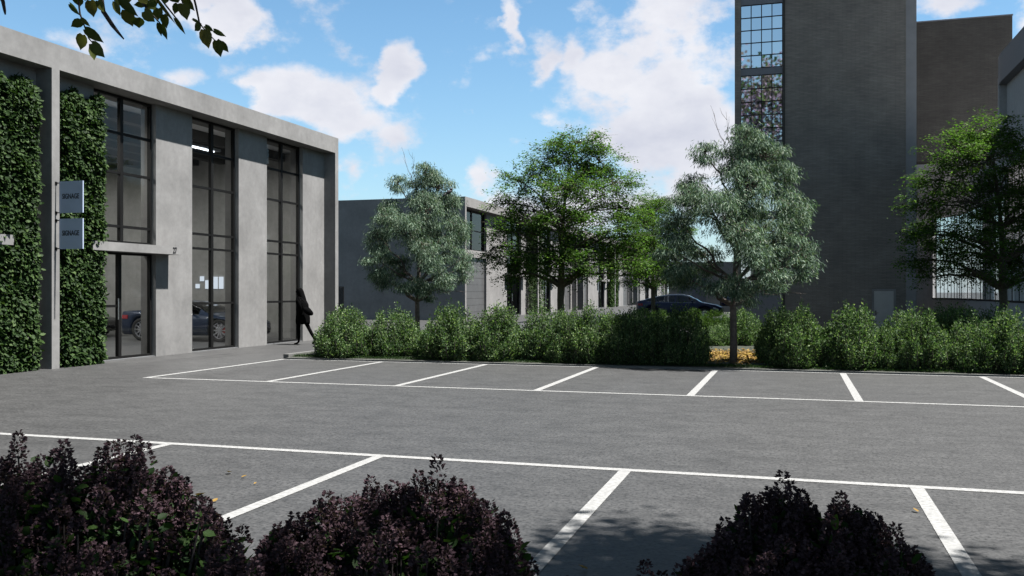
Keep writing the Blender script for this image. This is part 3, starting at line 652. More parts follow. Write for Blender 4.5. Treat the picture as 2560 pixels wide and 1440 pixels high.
# ---- bright green street trees (px per metre 81.75 at 28 m, trunk col 1403, base row 860)
def G(px, py, r, depth=0.0, rz=None, fork=2, ry=None):
    return ((px - 1403) / 81.75, depth, (860 - py) / 81.75, r / 81.75, (ry or r) / 81.75, (rz or r * .5) * 1.2 / 81.75, fork)
g_trunk = [(0, 0, -.03, .14), (.0, 0, .6, .112), (-.02, 0, 1.35, .108), (.0, 0, 1.75, .118), (.01, .02, 2.5, .085), (.03, 0, 3.4, .06), (.12, .03, 4.4, .04), (.25, 0, 5.6, .016)]
g_lobes = [G(1440, 355, 75, 0, 26, 6), G(1500, 400, 70, .3, 28, 6), G(1370, 400, 65, -.3, 28, 6), G(1440, 430, 90, .8, 30, 6), G(1300, 450, 55, .3, 26, 5), G(1530, 460, 60, -.3, 26, 5), G(1410, 480, 90, -1.0, 30, 5),
           G(1270, 510, 50, -.2, 24, 5), G(1340, 520, 70, .9, 30, 5), G(1480, 520, 80, .6, 30, 5), G(1570, 520, 45, .2, 24, 5), G(1400, 560, 85, -1.2, 30, 4), G(1300, 570, 65, .6, 30, 4), G(1250, 580, 40, -.4, 22, 4), G(1540, 580, 60, -.6, 28, 4),
           G(1580, 590, 35, .4, 22, 4), G(1460, 610, 75, 1.0, 30, 4), G(1340, 630, 70, -.9, 30, 4), G(1260, 640, 45, .2, 26, 4), G(1400, 650, 60, -1.1, 26, 3), G(1520, 640, 60, .2, 28, 4), G(1580, 650, 36, -.2, 22, 3), G(1230, 620, 22, .1, 26, 4),
           G(1470, 670, 55, -.8, 20, 3), G(1330, 675, 45, .5, 24, 3), G(1275, 690, 30, -.3, 20, 3), G(1550, 690, 36, -.5, 16, 3), G(1420, 690, 40, 1.2, 16, 3)]
g_leaf = dict(n=66, len=(.055, .10), wid=(.034, .058), mat='green', twigs=5)
p = cw(1403, 727, 28)
gt1 = make_tree('street_tree', (p.x, p.y, 0), 1.0, 21, g_trunk, g_lobes, .19, 900, g_leaf, 'green', 'bark2', 'tall bright green tree in the middle, its trunk rising beside the second building', 'tree', 'bright green street trees')
gt1.rotation_euler = (0, 0, TH)
for (x, Z, s, rz, lab) in [(2507, 24.3, .955, R(160), 'bright green tree at the right edge in front of the curved window'), (1633, 44, .97, R(75), 'small distant green tree whose trunk stands in front of the navy car')]:
    t = copy_tree(gt1); p = cw(x, 727, Z); t.location = (p.x, p.y, 0); t.scale = (s,) * 3; t.rotation_euler = (0, 0, TH + rz); t['label'] = lab

# ---- shrubs of the hedge
def make_shrub(name, seed, w, h, nst, nl, mat, parent_loc=(0, 0, 0), lsize=(.034, .062), label='', cat='shrub', group=None, open_=.0):
    rng = np.random.default_rng(seed); root = empty(name, parent_loc); tag(root, label, cat, group)
    wood = MB(); P_, D_, N_, L_, W_ = [], [], [], [], []
    for i in range(nst):
        a = rng.uniform(0, 2 * math.pi); r = w / 2 * math.sqrt(rng.uniform(0, 1)) * .96
        f = 1 - (r / (w / 2)) ** 1.9; top = h * (.36 + .67 * f) * rng.uniform(.82, 1.05)
        if i % 3 == 0: top *= rng.uniform(.3, .75); r = w / 2 * rng.uniform(.7, .98)
        b = Vector((.72 * r * math.cos(a), .72 * r * math.sin(a), 0)); e = Vector((r * math.cos(a) * 1.0, r * math.sin(a) * 1.0, top))
        mid = b.lerp(e, .5) + Vector((.20 * r * math.cos(a), .20 * r * math.sin(a), -.02))
        pts = [b, mid, e]
        wood.tube(pts, [.008, .006, .002], 4, cap=False)
        t = rng.uniform(.02, 1.0, nl) ** .85
        bb, mm, ee = (np.array(v) for v in (b, mid, e))
        q = ((1 - t) ** 2)[:, None] * bb + (2 * t * (1 - t))[:, None] * mm + (t ** 2)[:, None] * ee
        spread = (.062 - .032 * t)[:, None]
        o = rng.normal(size=(nl, 3)) * spread
        P_.append(q + o); D_.append(unit(o + 1e-4) * .8 + np.array([0, 0, .55]) + rng.normal(size=(nl, 3)) * .3); N_.append(rdir(rng, nl) + np.array([0, 0, .5]))
        L_.append(rng.uniform(*lsize, nl)); W_.append(rng.uniform(lsize[0] * .55, lsize[1] * .62, nl))
    wood.build('stems', MT['twig'], root)
    leaves('foliage', MT[mat], np.concatenate(P_), np.concatenate(D_), np.concatenate(N_), np.concatenate(L_), np.concatenate(W_), 'rhomb', root)
    return root
# (column, row of the top, distance, width px)
hedge = [(862, 775, 20.05, 150), (985, 776, 20.5, 150), (1132, 766, 20.1, 160), (1247, 768, 20.2, 150), (1362, 772, 20.4, 150), (1490, 770, 20.1, 150), (1425, 782, 20.0, 120),
         (1592, 772, 20.1, 140), (1708, 772, 20.1, 135), (1545, 790, 20.0, 130), (1650, 785, 20.0, 130), (1790, 820, 26.5, 110), (1855, 780, 27.0, 120), (1950, 772, 20.6, 120), (1990, 773, 20.05, 150), (2135, 770, 20.1, 165),
         (2265, 778, 20.9, 140), (2300, 785, 20.1, 150), (2395, 772, 21.3, 150), (2430, 800, 20.1, 140), (2530, 780, 20.1, 160), (2640, 780, 20.1, 160),
         (1058, 832, 20.4, 120), (1190, 832, 20.4, 120), (1305, 832, 20.4, 120), (922, 835, 20.4, 120), (2062, 825, 20.2, 120), (2217, 830, 20.1, 120), (2350, 770, 24.5, 130), (2480, 772, 24.8, 130)]
names = ['shrub at the left end of the planting bed behind the walking person', 'second shrub from the left end of the bed, left of the left gum trunk', 'shrub just right of the left gum tree trunk', 'shrub below the garage door of the second building',
         'shrub below the ivy of the second building, left of the tall green tree trunk', 'shrub right of the tall green tree trunk', 'low shrub at the front of the bed below the tall green tree trunk',
         'shrub in front of the rear of the navy car', 'shrub in front of the middle of the navy car, left of the larger gum tree', 'low front shrub below the tail of the navy car', 'darker low front shrub left of the bare leaf litter',
         'shrub behind the leaf litter left of the larger gum trunk', 'shrub behind the leaf litter at the larger gum trunk', 'shrub right of the larger gum trunk, set back', 'shrub at the right rim of the leaf litter patch',
         'broad shrub left of the grey tower door', 'shrub directly in front of the grey tower door', 'front shrub right of the grey tower door', 'shrub below the left end of the curved window', 'low front shrub under the curved window',
         'shrub in front of the right tree trunk', 'shrub cut by the right edge of the picture', 'low front shrub below the left gum tree', 'low front shrub between the left gum tree and the garage door', 'low front shrub left of the ivy of the second building',
         'low front shrub between the first and second shrubs of the bed', 'low front shrub between the leaf litter and the grey door', 'low front shrub just left under the grey tower door', 'rear shrub below the wall strips of the curved building', 'rear shrub left of the right tree trunk']
protos = [make_shrub('shrub', 40 + k, 1.35, 1.18, 135, 130, 'shrub', group='green shrubs of the hedge') for k in range(3)]
used = [False] * 3
for i, (x, yt, Z, wpx) in enumerate(hedge):
    k = i % 3; o = protos[k] if not used[k] else copy_tree(protos[k]); used[k] = True
    Z -= .08; xw, _ = pyl(x, 727, Z); Yr = Z; Z = -xw * SN + Yr * CS; p = Vector((xw, Yr, 0)); hgt = CH - (yt - HYP) / FPX * Z + .05; wd = wpx / FPX * Z
    o.location = (p.x, p.y, .05); s = wd / 1.35 * 1.02; o.scale = (s, s, hgt / 1.18); o.rotation_euler = (0, 0, i * 1.7); o['label'] = names[i]
# clipped round shrubs beside the navy car
balls = [(1605, 770, 43, 90), (1650, 772, 40, 80), (1735, 768, 41, 95), (1790, 772, 38, 85), (1560, 782, 42, 70)]
bl = ['clipped round shrub by the rear wheel of the navy car', 'clipped round shrub right of the small tree trunk', 'clipped round shrub in front of the doors of the navy car', 'yellow green clipped shrub by the front of the navy car', 'clipped round shrub left of the navy car']
bp = None
for i, (x, yt, Z, wpx) in enumerate(balls):
    if bp is None: o = bp = make_shrub('clipped_shrub', 77, 1.6, 1.0, 110, 130, 'ball', lsize=(.03, .05), group='clipped round shrubs by the car')
    else: o = copy_tree(bp)
    p = cw(x, 727, Z); hgt = CH - (yt - HYP) / FPX * Z; o.location = (p.x, p.y, 0); o.scale = (wpx / FPX * Z / 1.6,) * 2 + (hgt,); o.rotation_euler = (0, 0, i * 2.1); o['label'] = bl[i]

# ---- leaf litter and grass in the bed
rng = np.random.default_rng(5); n = 9000
c0 = cw(1835, 898, 21.0); P = np.c_[rng.normal(0, 1, n) * 1.1 + c0.x, rng.normal(0, 1, n) * .95 + c0.y + .4, rng.uniform(.08, .125, n)]
P = P[(P[:, 1] > 19.75)]; n = len(P)
o = leaves('leaf_litter', MT['litter'], P, np.c_[rng.normal(size=n), rng.normal(size=n), rng.normal(size=n) * .15], np.c_[rng.normal(size=n) * .4, rng.normal(size=n) * .4, np.ones(n)], rng.uniform(.05, .11, n), rng.uniform(.03, .06, n))
tag(o, 'orange yellow leaf litter on the bed around the larger gum trunk', 'leaf litter', kind='stuff')
n = 26000; P = np.c_[rng.uniform(-11.5, 8, n), 19.42 + np.abs(rng.normal(0, 1, n)) * .5, np.full(n, .05)]
o = leaves('grass', MT['lleaf'], P, np.c_[rng.normal(size=n) * .5, rng.normal(size=n) * .5 - .2, np.ones(n)], rdir(rng, n), rng.uniform(.03, .075, n), rng.uniform(.008, .016, n))
tag(o, 'dark short grass along the front edge of the planting bed', 'grass', kind='stuff')

# ---- ivy on the facade
def ivy(label, x0, x1, y0, y1, z0, z1, n, seed, group=None, size=(.062, .125), notch=None):
    rng = np.random.default_rng(seed)
    y = rng.uniform(y0, y1, n); z = rng.uniform(z0, z1, n) ; d = rng.uniform(0, 1, n) ** .6
    e = np.minimum(np.minimum((y - y0) / .16, (y1 - y) / .16), (z1 - z) / .4); d = d * np.clip(.35 + .65 * np.sqrt(np.clip(e, 0, 1)), 0, 1)
    bulge = .12 * np.sin(z * 4.1 + y * 2.0) + .08 * np.sin(z * 9 + y * 7)
    x = x0 + (x1 - x0) * np.clip(d + bulge * .5, 0, 1.1)
    y = y + rng.normal(0, .045, n); z = np.maximum(z + .10 * np.sin(y * 9) * (z > z1 - .5), .03)
    P = np.c_[x, y, z]; 
    if notch is not None:
        k = ~((P[:, 1] > notch[0]) & (P[:, 1] < notch[1]) & (P[:, 2] > 2.54) & (P[:, 2] < 2.73) & (rng.uniform(0, 1, n) > .06)); P = P[k]
    n = len(P)
    D = np.c_[rng.uniform(.1, .9, n), rng.normal(size=n) * .7, rng.normal(size=n) * .5 - .55]; N = np.c_[rng.uniform(.4, 1.2, n), rng.normal(size=n) * .45, rng.uniform(.1, .9, n)]
    root = empty('ivy', (0, 0, 0)); tag(root, label, 'ivy', group)
    leaves('foliage', MT['ivy'], P, D, N, rng.uniform(*size, n), rng.uniform(size[0] * .6, size[1] * .75, n), 'ovate', root)
    st = MB()
    for k in range(14):
        yy = rng.uniform(y0 + .1, y1 - .1); pts = [(x0 + .03 + rng.uniform(0, .04), yy + rng.normal() * .08, z0 + (z1 - .2 - z0) * t / 8) for t in range(9)]
        st.tube(pts, [.012] * 8 + [.004], 5)
    st.build('stems', MT['twig'], root)
    return root
PX = XO - REC
ivy('dense green ivy covering the pier at the left edge of the picture', PX + .01, XO - .02, 13.45, 15.17, 0, 5.95, 20000, 1, 'ivy panels on the left building', notch=(13.0, 14.42))
ivy('dense green ivy between the sign column and the entrance of number 27', PX + .01, XO - .02, 15.66, 17.05, 0, 5.95, 17500, 2, 'ivy panels on the left building', notch=(16.78, 18))
FPX2 = XF - REC
ivy('ivy on the second building left of its middle fin', FPX2 + .01, XF - .02, 60.3, 61.9, 0, 5.9, 2600, 3, 'ivy on the far row of buildings')
ivy('ivy on the second building right of its middle fin', FPX2 + .01, XF - .02, 62.3, 64.0, 0, 5.9, 2600, 4, 'ivy on the far row of buildings')
ivy('ivy on the third building left of its middle fin', FPX2 + .01, XF - .02, 88.8, 90.8, 0, 5.9, 1800, 5, 'ivy on the far row of buildings', (.16, .24))
ivy('ivy on the third building right of its middle fin', FPX2 + .01, XF - .02, 91.3, 92.9, 0, 5.9, 1500, 6, 'ivy on the far row of buildings', (.16, .24))

# ---- lilac bushes in the foreground
def make_lilac(label, px, top, Z, wpx, seed, crests):
    rng = np.random.default_rng(seed); p = cw(px, 727, Z); root = empty('lilac_bush', (p.x, p.y, 0), TH); tag(root, label, 'bush', 'dark flowering bushes in the foreground')
    w = wpx / FPX * Z; h = CH - (top - HYP) / FPX * Z
    wood = MB(); LP, LD, LN, LL, LW = [], [], [], [], []; FP_, FD, FN, FL, FW = [], [], [], [], []
    tips = []
    for (cx, cy, r) in crests:      # local crests: across (fraction of width), height fraction, radius
        tips.append((Vector((cx * w, rng.normal() * .06, cy * h)), r))
    for e, r_ in list(tips):
        for k in range(26):
            u = rng.uniform(.05, 1); tips.append((e + Vector((rng.normal() * (.03 + .14 * u), rng.normal() * (.02 + .10 * u), -.02 - .32 * u)), .1))
    nst = 520
    for i in range(nst):
        a = rng.uniform(0, 2 * math.pi); rr = math.sqrt(rng.uniform(0, 1)); x, y = rr * math.cos(a), rr * math.sin(a)
        f = max(0, 1 - (abs(x) ** 2.4 + abs(y) ** 2.2)) ** .5; z = h * (.32 + .55 * f) * rng.uniform(.74, 1.04)
        if i % 3 == 0: z *= rng.uniform(.35, .85); x *= 1.05; y *= 1.05
        tips.append((Vector((x * w / 2, y * w * .36, z)), .1))
    for e, r in tips:
        b = Vector((e.x * .25, e.y * .25, 0)); mid = b.lerp(e, .5) + Vector((e.x * .2, e.y * .2, 0))
        if e.z > .25: wood.tube([b, mid, e], [.011, .007, .003], 5, cap=False)
        up = (e - mid).normalized()
        # leaves below the panicle
        m = 34; t = rng.uniform(.42, .97, m); q = np.array(b)[None] * ((1 - t) ** 2)[:, None] + np.array(mid)[None] * (2 * t * (1 - t))[:, None] + np.array(e)[None] * (t ** 2)[:, None]
        o = rdir(rng, m) * rng.uniform(.015, .075, m)[:, None]; LP.append(q + o); LD.append(unit(o) + np.array([0, 0, -.1])); LN.append(np.c_[rng.normal(size=m) * .5, rng.normal(size=m) * .5, np.ones(m)])
        LL.append(rng.uniform(.034, .06, m)); LW.append(rng.uniform(.024, .042, m))
        # flower panicle
        H_ = rng.uniform(.055, .10); m = 105; t = rng.uniform(0, 1, m); a = rng.uniform(0, 2 * math.pi, m); rad = (.026 * (1 - t) ** .6 + .004) * rng.uniform(.6, 1.1, m)
        o = np.c_[np.cos(a) * rad, np.sin(a) * rad, t * H_]; FP_.append(np.array(e) + o)
        FD.append(np.c_[np.cos(a), np.sin(a), rng.uniform(-.1, .9, m)] + rng.normal(size=(m, 3)) * .3); FN.append(rdir(rng, m)); FL.append(rng.uniform(.011, .020, m)); FW.append(rng.uniform(.008, .014, m))
    wood.build('stems', MT['twig'], root)
    c = np.concatenate
    leaves('foliage', MT['lleaf'], c(LP), c(LD), c(LN), c(LL), c(LW), 'ovate', root)
    leaves('flowers', MT['lflower'], c(FP_), c(FD), c(FN), c(FL), c(FW), 'rhomb', root)
    return root
make_lilac('dark purple flowering bush in the bottom left corner', 195, 1135, 3.5, 810, 61, [(-.17, 1.0, .1), (-.02, .98, .1), (.08, .97, .1), (.20, 1.0, .1), (-.42, .86, .1), (-.30, .80, .1), (.26, .88, .1), (.1, .86, .1), (-.1, .9, .1), (.32, .74, .1), (.35, .80, .1), (-.36, .92, .1), (.15, .94, .1)])
make_lilac('dark purple flowering bush at the bottom centre', 985, 1195, 3.35, 790, 62, [(-.20, .90, .1), (-.06, .93, .1), (.14, 1.0, .1), (.08, .94, .1), (.24, .90, .1), (-.12, .86, .1), (.02, .85, .1), (.30, .80, .1), (-.3, .8, .1), (.2, .93, .1), (-.38, .72, .1)])
make_lilac('dark purple flowering bush at the bottom right', 2015, 1245, 3.2, 710, 63, [(-.07, .99, .1), (-.01, .95, .1), (.07, .94, .1), (.12, .93, .1), (-.13, .92, .1), (-.2, .86, .1), (.19, .87, .1), (.0, .88, .1), (-.28, .78, .1), (.26, .82, .1), (.33, .74, .1), (.4, .72, .1)])
make_lilac('low dark purple bush between the left and centre bushes', 590, 1395, 3.0, 260, 64, [(0, .96, .1), (-.2, .94, .1), (.25, .9, .1)])

# ---- fallen yellow leaves on the asphalt
fl = [(572, 1183, .05), (603, 1196, .03), (490, 1241, .07), (532, 1258, .035), (635, 1213, .02), (1898, 1273, .055), (1972, 1262, .06), (2295, 1283, .035), (538, 1295, .02), (1470, 1428, .04)]
fln = ['yellow leaf on the asphalt, farthest one between the left and centre bushes', 'tiny yellow leaf just right of the farthest leaf between the left and centre bushes', 'large curled yellow leaf touching the right side of the left bush',
       'small yellow leaf just right of the large curled leaf by the left bush', 'speck of yellow leaf near the white line above the centre bush', 'narrow yellow leaf left of the right bush', 'broad yellow leaf touching the top left of the right bush',
       'small yellow leaf left of the white line at the right', 'small orange leaf at the right foot of the left bush', 'yellow leaf in the tree shadow between centre and right bushes']
for i, (x, y, s) in enumerate(fl):
    Z = FPX * CH / (y - HYP); p = cw(x, y, Z); rr = random.Random(i); a = rr.uniform(0, 6.3)
    lf = leaves('fallen_leaf', MT['litter'], np.array([[p.x, p.y, .012]]), np.array([[math.cos(a), math.sin(a), .25]]), np.array([[.2, .1, 1.0]]), np.array([s * 1.7]), np.array([s * 1.1]), 'ovate')
    tag(lf, fln[i], 'leaf', 'fallen yellow leaves on the asphalt')

# ---- lime tree over the camera: crown out of frame above, twigs hanging into the top left corner
lime = empty('lime_tree', (2.6, -3.2, 0)); tag(lime, 'lime tree with heart shaped leaves, its twigs hanging into the top left of the picture', 'tree')
rng = np.random.default_rng(9); wd = MB()
def LV(p): return Vector(p) - Vector((2.6, -3.2, 0))
wd.tube([LV((2.6, -3.2, 0)), LV((2.55, -3.1, 1.2)), LV((2.5, -3.0, 2.6)), LV((2.4, -2.7, 4.2)), LV((2.2, -2.2, 6.5)), LV((2.1, -2.0, 9))], [.26, .2, .18, .15, .09, .03], 12)
P_, D_, N_, L_, W_ = [], [], [], [], []
def ok_crown(q):      # keep the crown above the top of the frame
    Zc = -q.x * SN + q.y * CS
    return Zc < .3 or q.z > CH + Zc * (727 / FPX) + .32
cl_c = []
while len(cl_c) < 640:
    d = rdir(rng, 1)[0]; r = rng.uniform(.3, 1) ** .4; q = Vector((2.5 + d[0] * r * 6.8, 1.5 + d[1] * r * 5.0, 5.6 + d[2] * r * 2.6))
    if ok_crown(q) and not (q.x - .48 * q.z < -1.4 and q.y > 4.3): cl_c.append(q)
k = 0
while k < 330:      # long low bough reaching out over the parking bays, just above the picture
    q = Vector((rng.uniform(.6, 7.5), rng.uniform(3.6, 6.0), rng.uniform(4.0, 5.2)))
    if ok_crown(q) and q.x - .48 * q.z > -1.35: cl_c.append(q); k += 1
for q in cl_c:
    st = Vector((2.3 + (q.x - 2.3) * .35, -2.4 + (q.y + 2.4) * .35, min(8, 3.6 + (q.z - 3.0) * .55)))
    branch(wd, LV(st), LV(q), .02, .004, rng, seg=4, wob=.04, n=4)
    m = 64; o = rng.normal(size=(m, 3)) * np.array([.34, .34, .20]) * (1.0 if q.y < 3.6 else .8); b = np.array(q) + o
    P_.append(b); D_.append(np.c_[rng.normal(size=m), rng.normal(size=m), -np.abs(rng.normal(size=m)) - .3]); N_.append(np.c_[rng.normal(size=m) * .5, rng.normal(size=m) * .5, np.ones(m)]); L_.append(rng.uniform(.085, .13, m)); W_.append(rng.uniform(.08, .115, m))
for k in range(16):
    a = k * .4 + .1; e = Vector((2.6 + 4.6 * math.cos(a), .6 + 3.8 * math.sin(a), 5.2 + rng.uniform(-.3, 1.4)))
    if ok_crown(e): branch(wd, LV((2.4, -2.6, rng.uniform(3, 5.5))), LV(e), .07, .012, rng, seg=6, wob=.03, n=6)
def Z8(x, y): return (130 + x / 5.224, y / 5.224)
hang = [((330, -40), (365, 90), 150), ((500, 10), (548, 228), 165), ((600, 10), (685, 165), 105), ((235, 55), (370, 205), 75), ((385, 280), (245, 350), 140), ((385, 240), (505, 352), 60), ((400, 455), (375, 655), 170), ((440, 380), (680, 560), 130),
        ((520, 570), (695, 755), 155), ((540, 590), (555, 795), 130), ((820, 20), (900, 215), 110), ((880, -10), (1135, 225), 120), ((960, 130), (1060, 350), 180), ((1110, 230), (1140, 368), 190), ((1215, 50), (1065, 65), 90), ((1270, 0), (1350, 135), 190), ((1205, 150), (1350, 290), 160),
        ((1390, 110), (1375, 285), 140), ((1460, 190), (1500, 375), 120), ((1395, 300), (1430, 475), 80), ((1430, 320), (1508, 525), 80), ((1370, -20), (1625, 325), 50), ((1610, 240), (1748, 458), 60), ((1640, 50), (1600, 190), 110), ((1710, 50), (1768, 268), 160), ((1710, -40), (1868, 145), 120),
        ((1930, 320), (1865, 405), 120), ((1990, 390), (2052, 640), 170), ((2000, 340), (2115, 415), 70), ((2115, 395), (2280, 480), 70), ((2150, 530), (2208, 750), 140), ((2200, 550), (2308, 685), 95), ((1590, -60), (1650, 38), 170), ((700, -90), (760, -5), 120), ((1840, 250), (1965, 320), 40), ((1180, -70), (1240, 60), 170),
        ((1000, -90), (1010, 40), 160), ((1480, -80), (1470, 60), 130), ((440, -110), (430, 10), 150)]
hp, hd, hn, hl, hw = [], [], [], [], []
for i, (a, b, w) in enumerate(hang):
    Zc = 4.0 + .25 * math.sin(i * 2.3); A = cw(*Z8(*a), Zc); B = cw(*Z8(*b), Zc + .03 * math.cos(i)); d = B - A
    hp.append(A); hd.append(d); hn.append(Vector((.1 * math.sin(i * 1.7) + SN, -CS, .25 * math.cos(i * 2.9) - .1))); hl.append(d.length); hw.append(w / 5.224 / FPX * Zc)
tw_paths = [([(620, -160), (670, 150), (790, 330), (870, 430), (938, 510)], [.012, .010, .009, .006, .003]), ([(1830, -120), (1880, 80), (1925, 300), (1990, 385), (2120, 520), (2220, 600)], [.006, .005, .004, .003, .0025, .002]),
            ([(330, -120), (365, 180), (420, 330), (480, 500), (545, 580)], [.004, .004, .003, .003, .002]), ([(1050, -120), (1200, 60), (1270, 150), (1400, 290), (1430, 330)], [.008, .006, .005, .003, .002]), ([(1350, -130), (1480, 60), (1630, 250)], [.006, .004, .003]),
            ([(-700, -140), (-640, 20), (-618, 140), (-610, 190)], [.010, .008, .006, .003]), ([(1700, -120), (1700, 60)], [.004, .002]), ([(800, -120), (830, 60)], [.005, .003])]
main = LV(cw(*Z8(900, -600), 3.8))
wd.tube([LV((2.3, -2.5, 4.4)), LV((.6, -.6, 5.0)), LV((-1.2, 1.6, 4.5)), main], [.09, .07, .045, .025], 8)
for pts, rad in tw_paths:
    P3 = [LV(cw(*Z8(*q), 4.0)) for q in pts]; wd.tube([main, main.lerp(P3[0], .55) + Vector((0, 0, .05))] + P3, [.018, .015] + rad, 6)
wd.build('trunk', MT['twig'], lime, smooth=True)
off = np.array([2.6, -3.2, 0]); c = np.concatenate
leaves('crown', MT['lime'], c(P_) - off, c(D_), c(N_), c(L_), c(W_), 'ovate', lime)
leaves('hanging_leaves', MT['lime'], np.array(hp) - off, np.array(hd), np.array(hn), np.array(hl), np.array(hw), 'heart', lime)

# ------------------------------------------------------------------ cars (local: nose towards +x, wheels on z = 0)
def interp(tab, x):
    if x <= tab[0][0]: return tab[0][1]
    for (a, p), (b, q) in zip(tab, tab[1:]):
        if x <= b:
            t = (x - a) / (b - a); t = t * t * (3 - 2 * t) * .5 + t * .5; return p + (q - p) * t
    return tab[-1][1]
def make_car(label, paint, L, W, belt, roof, wheels, wr, screen, rear, side, sill=.22, group=None):
    """belt/roof: height tables along x; screen/rear: x range of the glass; side: x range of the side windows"""
    root = empty('car'); tag(root, label, 'car', group)
    n = 120; xs = [L * (i / n - .5) for i in range(n + 1)]
    def hw(x):
        u = abs(x) / (L / 2); return W / 2 * (1 - .16 * max(0, (u - .55) / .45) ** 2.2) * (1 - .30 * max(0, (u - .93) / .07) ** 2)
    rings = []; info = []
    for x in xs:
        w = hw(x); zb = interp(belt, x); zr = max(interp(roof, x), zb + .001); h = zr - zb
        z0 = sill
        u = abs(x) / (L / 2)
        if u > .90: z0 = sill + (u - .90) * 1.6
        arch = 0
        for wx in wheels:
            d = abs(x - wx); ra = wr + .055
            if d < ra: arch = max(arch, wr + math.sqrt(ra * ra - d * d))
        zs = max(z0, arch); zs = min(zs, zb - .08)
        k = min(1, h / .35)
        half = [(0, z0 + .02), (w * .70, z0 + .01), (w * .70, zs), (w * .97, zs), (w * 1.0, zs + (zb - zs) * .45), (w * .985, zs + (zb - zs) * .75), (w * .955, zb - .015), (w * .93 - .02 * k, zb + .004),
                (w * (.90 - .20 * k), zb + h * .86 + .012 * (1 - k)), (w * (.84 - .22 * k), zb + h * .955 + .02 * (1 - k)), (w * (.5 - .06 * k), zb + h * .995 + .03 * (1 - k)), (0, zr + .035 * (1 - k) + .01)]
        ring = [(x, y, z) for y, z in half] + [(x, -y, z) for y, z in half[-2:0:-1]]
        rings.append(ring); info.append((x, h))
    m = len(rings[0]); body, gls, low = MB(), MB(), MB()
    V = [p for r in rings for p in r]
    body.v = list(V); gls.v = list(V); nh = 12
    def is_glass(i, j):
        x = (info[i][0] + info[i + 1][0]) / 2; h = min(info[i][1], info[i + 1][1])
        jj = j if j < nh - 1 else m - 1 - j
        if jj == 7 and side[0] < x < side[1] and h > .10: return not (abs(x - side[2]) < .035)
        if jj in (8, 9, 10) and (screen[0] < x < screen[1] or rear[0] < x < rear[1]) and h > .03: return True
        return False
    for i in range(n):
        for j in range(m):
            f = (i * m + j, i * m + (j + 1) % m, (i + 1) * m + (j + 1) % m, (i + 1) * m + j)
            (gls if is_glass(i, j) else body).f.append(f)
    body.f.append(tuple(range(m - 1, -1, -1))); body.f.append(tuple(n * m + j for j in range(m)))
    def clean(mb):
        us = sorted({i for f in mb.f for i in f}); mp = {a: b for b, a in enumerate(us)}; o = MB(); o.v = [mb.v[i] for i in us]; o.f = [tuple(mp[i] for i in f) for f in mb.f]; return o
    bo = clean(body).build('body', MT[paint], root, smooth=True)
    clean(gls).build('window', MT['cglass'], root, smooth=True)
    # chrome line round the side windows, door seams, handles
    tr = MB(); seam = MB()
    for s in (-1, 1):
        for key, dz in ((7, 0.0), (8, 0.0)):
            pts = []
            for i in range(0, n + 1, 2):
                x = xs[i]
                if side[0] - .05 < x < side[1] + .05 and info[i][1] > .06: q = rings[i][key]; pts.append((x, s * (q[1] + .004), q[2]))
            if len(pts) > 2: tr.tube(pts, .008, 5)
    tr.build('window_trim', MT['chrome'], root)
    for s in (-1, 1):
        for hx in (side[2] - .12, side[1] - 1.25 if side[1] - side[0] > 1.9 else side[2] - .12):
            zz = interp(belt, hx) - .13; MB().tube([(hx - .09, s * (W / 2 * .985), zz), (hx, s * (W / 2 + .02), zz + .004), (hx + .09, s * (W / 2 * .985), zz)], .011, 6).build('door_handle', MT['chrome'], root)
        mx = side[1] - .18; zz = interp(belt, mx) + .08; mm = MB(); ell(mm, (mx, s * (W / 2 + .06), zz), (0, 1, 0), (.06, .05, .10)); mm.tube([(mx, s * W / 2 * .9, zz - .07), (mx, s * (W / 2 + .03), zz - .03)], .018, 6); mm.build('mirror', MT[paint], root, smooth=True)
        hl = MB(); x0 = L / 2 - .30; hl.loft([[(x0 + dx, s * (hw(x0 + dx) * 1.0 + .004), interp(belt, x0 + dx) - .13 - dz) for dz in (0, .09)] + [(x0 + dx, s * (hw(x0 + dx) - .06), interp(belt, x0 + dx) - .13 - dz) for dz in (.09, 0)] for dx in (-.18, -.05, .08, .20)]); hl.build('headlight', MT['lamp'], root, smooth=False)
        tl = MB(); x0 = -L / 2 + .22; tl.loft([[(x0 + dx, s * (hw(x0 + dx) + .006), interp(belt, x0 + dx) - .10 - dz) for dz in (0, .12)] + [(x0 + dx, s * (hw(x0 + dx) - .08), interp(belt, x0 + dx) - .10 - dz) for dz in (.12, 0)] for dx in (-.19, -.05, .08, .2)]); tl.build('taillight', MT['red'], root)
    # seats and dashboard seen through the glass
    st = MB(); zf = .35; xm = (side[0] + side[1]) / 2
    for sx in (xm + .35, xm - .55):
        for s in (-.38, .38):
            st.box(sx - .25, sx + .25, s - .24, s + .24, zf, zf + .22); st.add([(sx - .22, s - .23, zf + .22), (sx - .10, s - .23, zf + .22), (sx - .34, s - .19, min(zf + .82, interp(roof, sx - .34) - .1)), (sx - .42, s - .19, min(zf + .82, interp(roof, sx - .34) - .1)),
                    (sx - .22, s + .23, zf + .22), (sx - .10, s + .23, zf + .22), (sx - .34, s + .19, min(zf + .82, interp(roof, sx - .34) - .1)), (sx - .42, s + .19, min(zf + .82, interp(roof, sx - .34) - .1))],
                   [(0, 1, 2, 3), (7, 6, 5, 4), (0, 4, 5, 1), (1, 5, 6, 2), (2, 6, 7, 3), (3, 7, 4, 0)])
    st.box(side[1] - .35, side[1] + .05, -W / 2 * .8, W / 2 * .8, .55, interp(belt, side[1]) + .0); st.build('seat', MT['inter'], root)
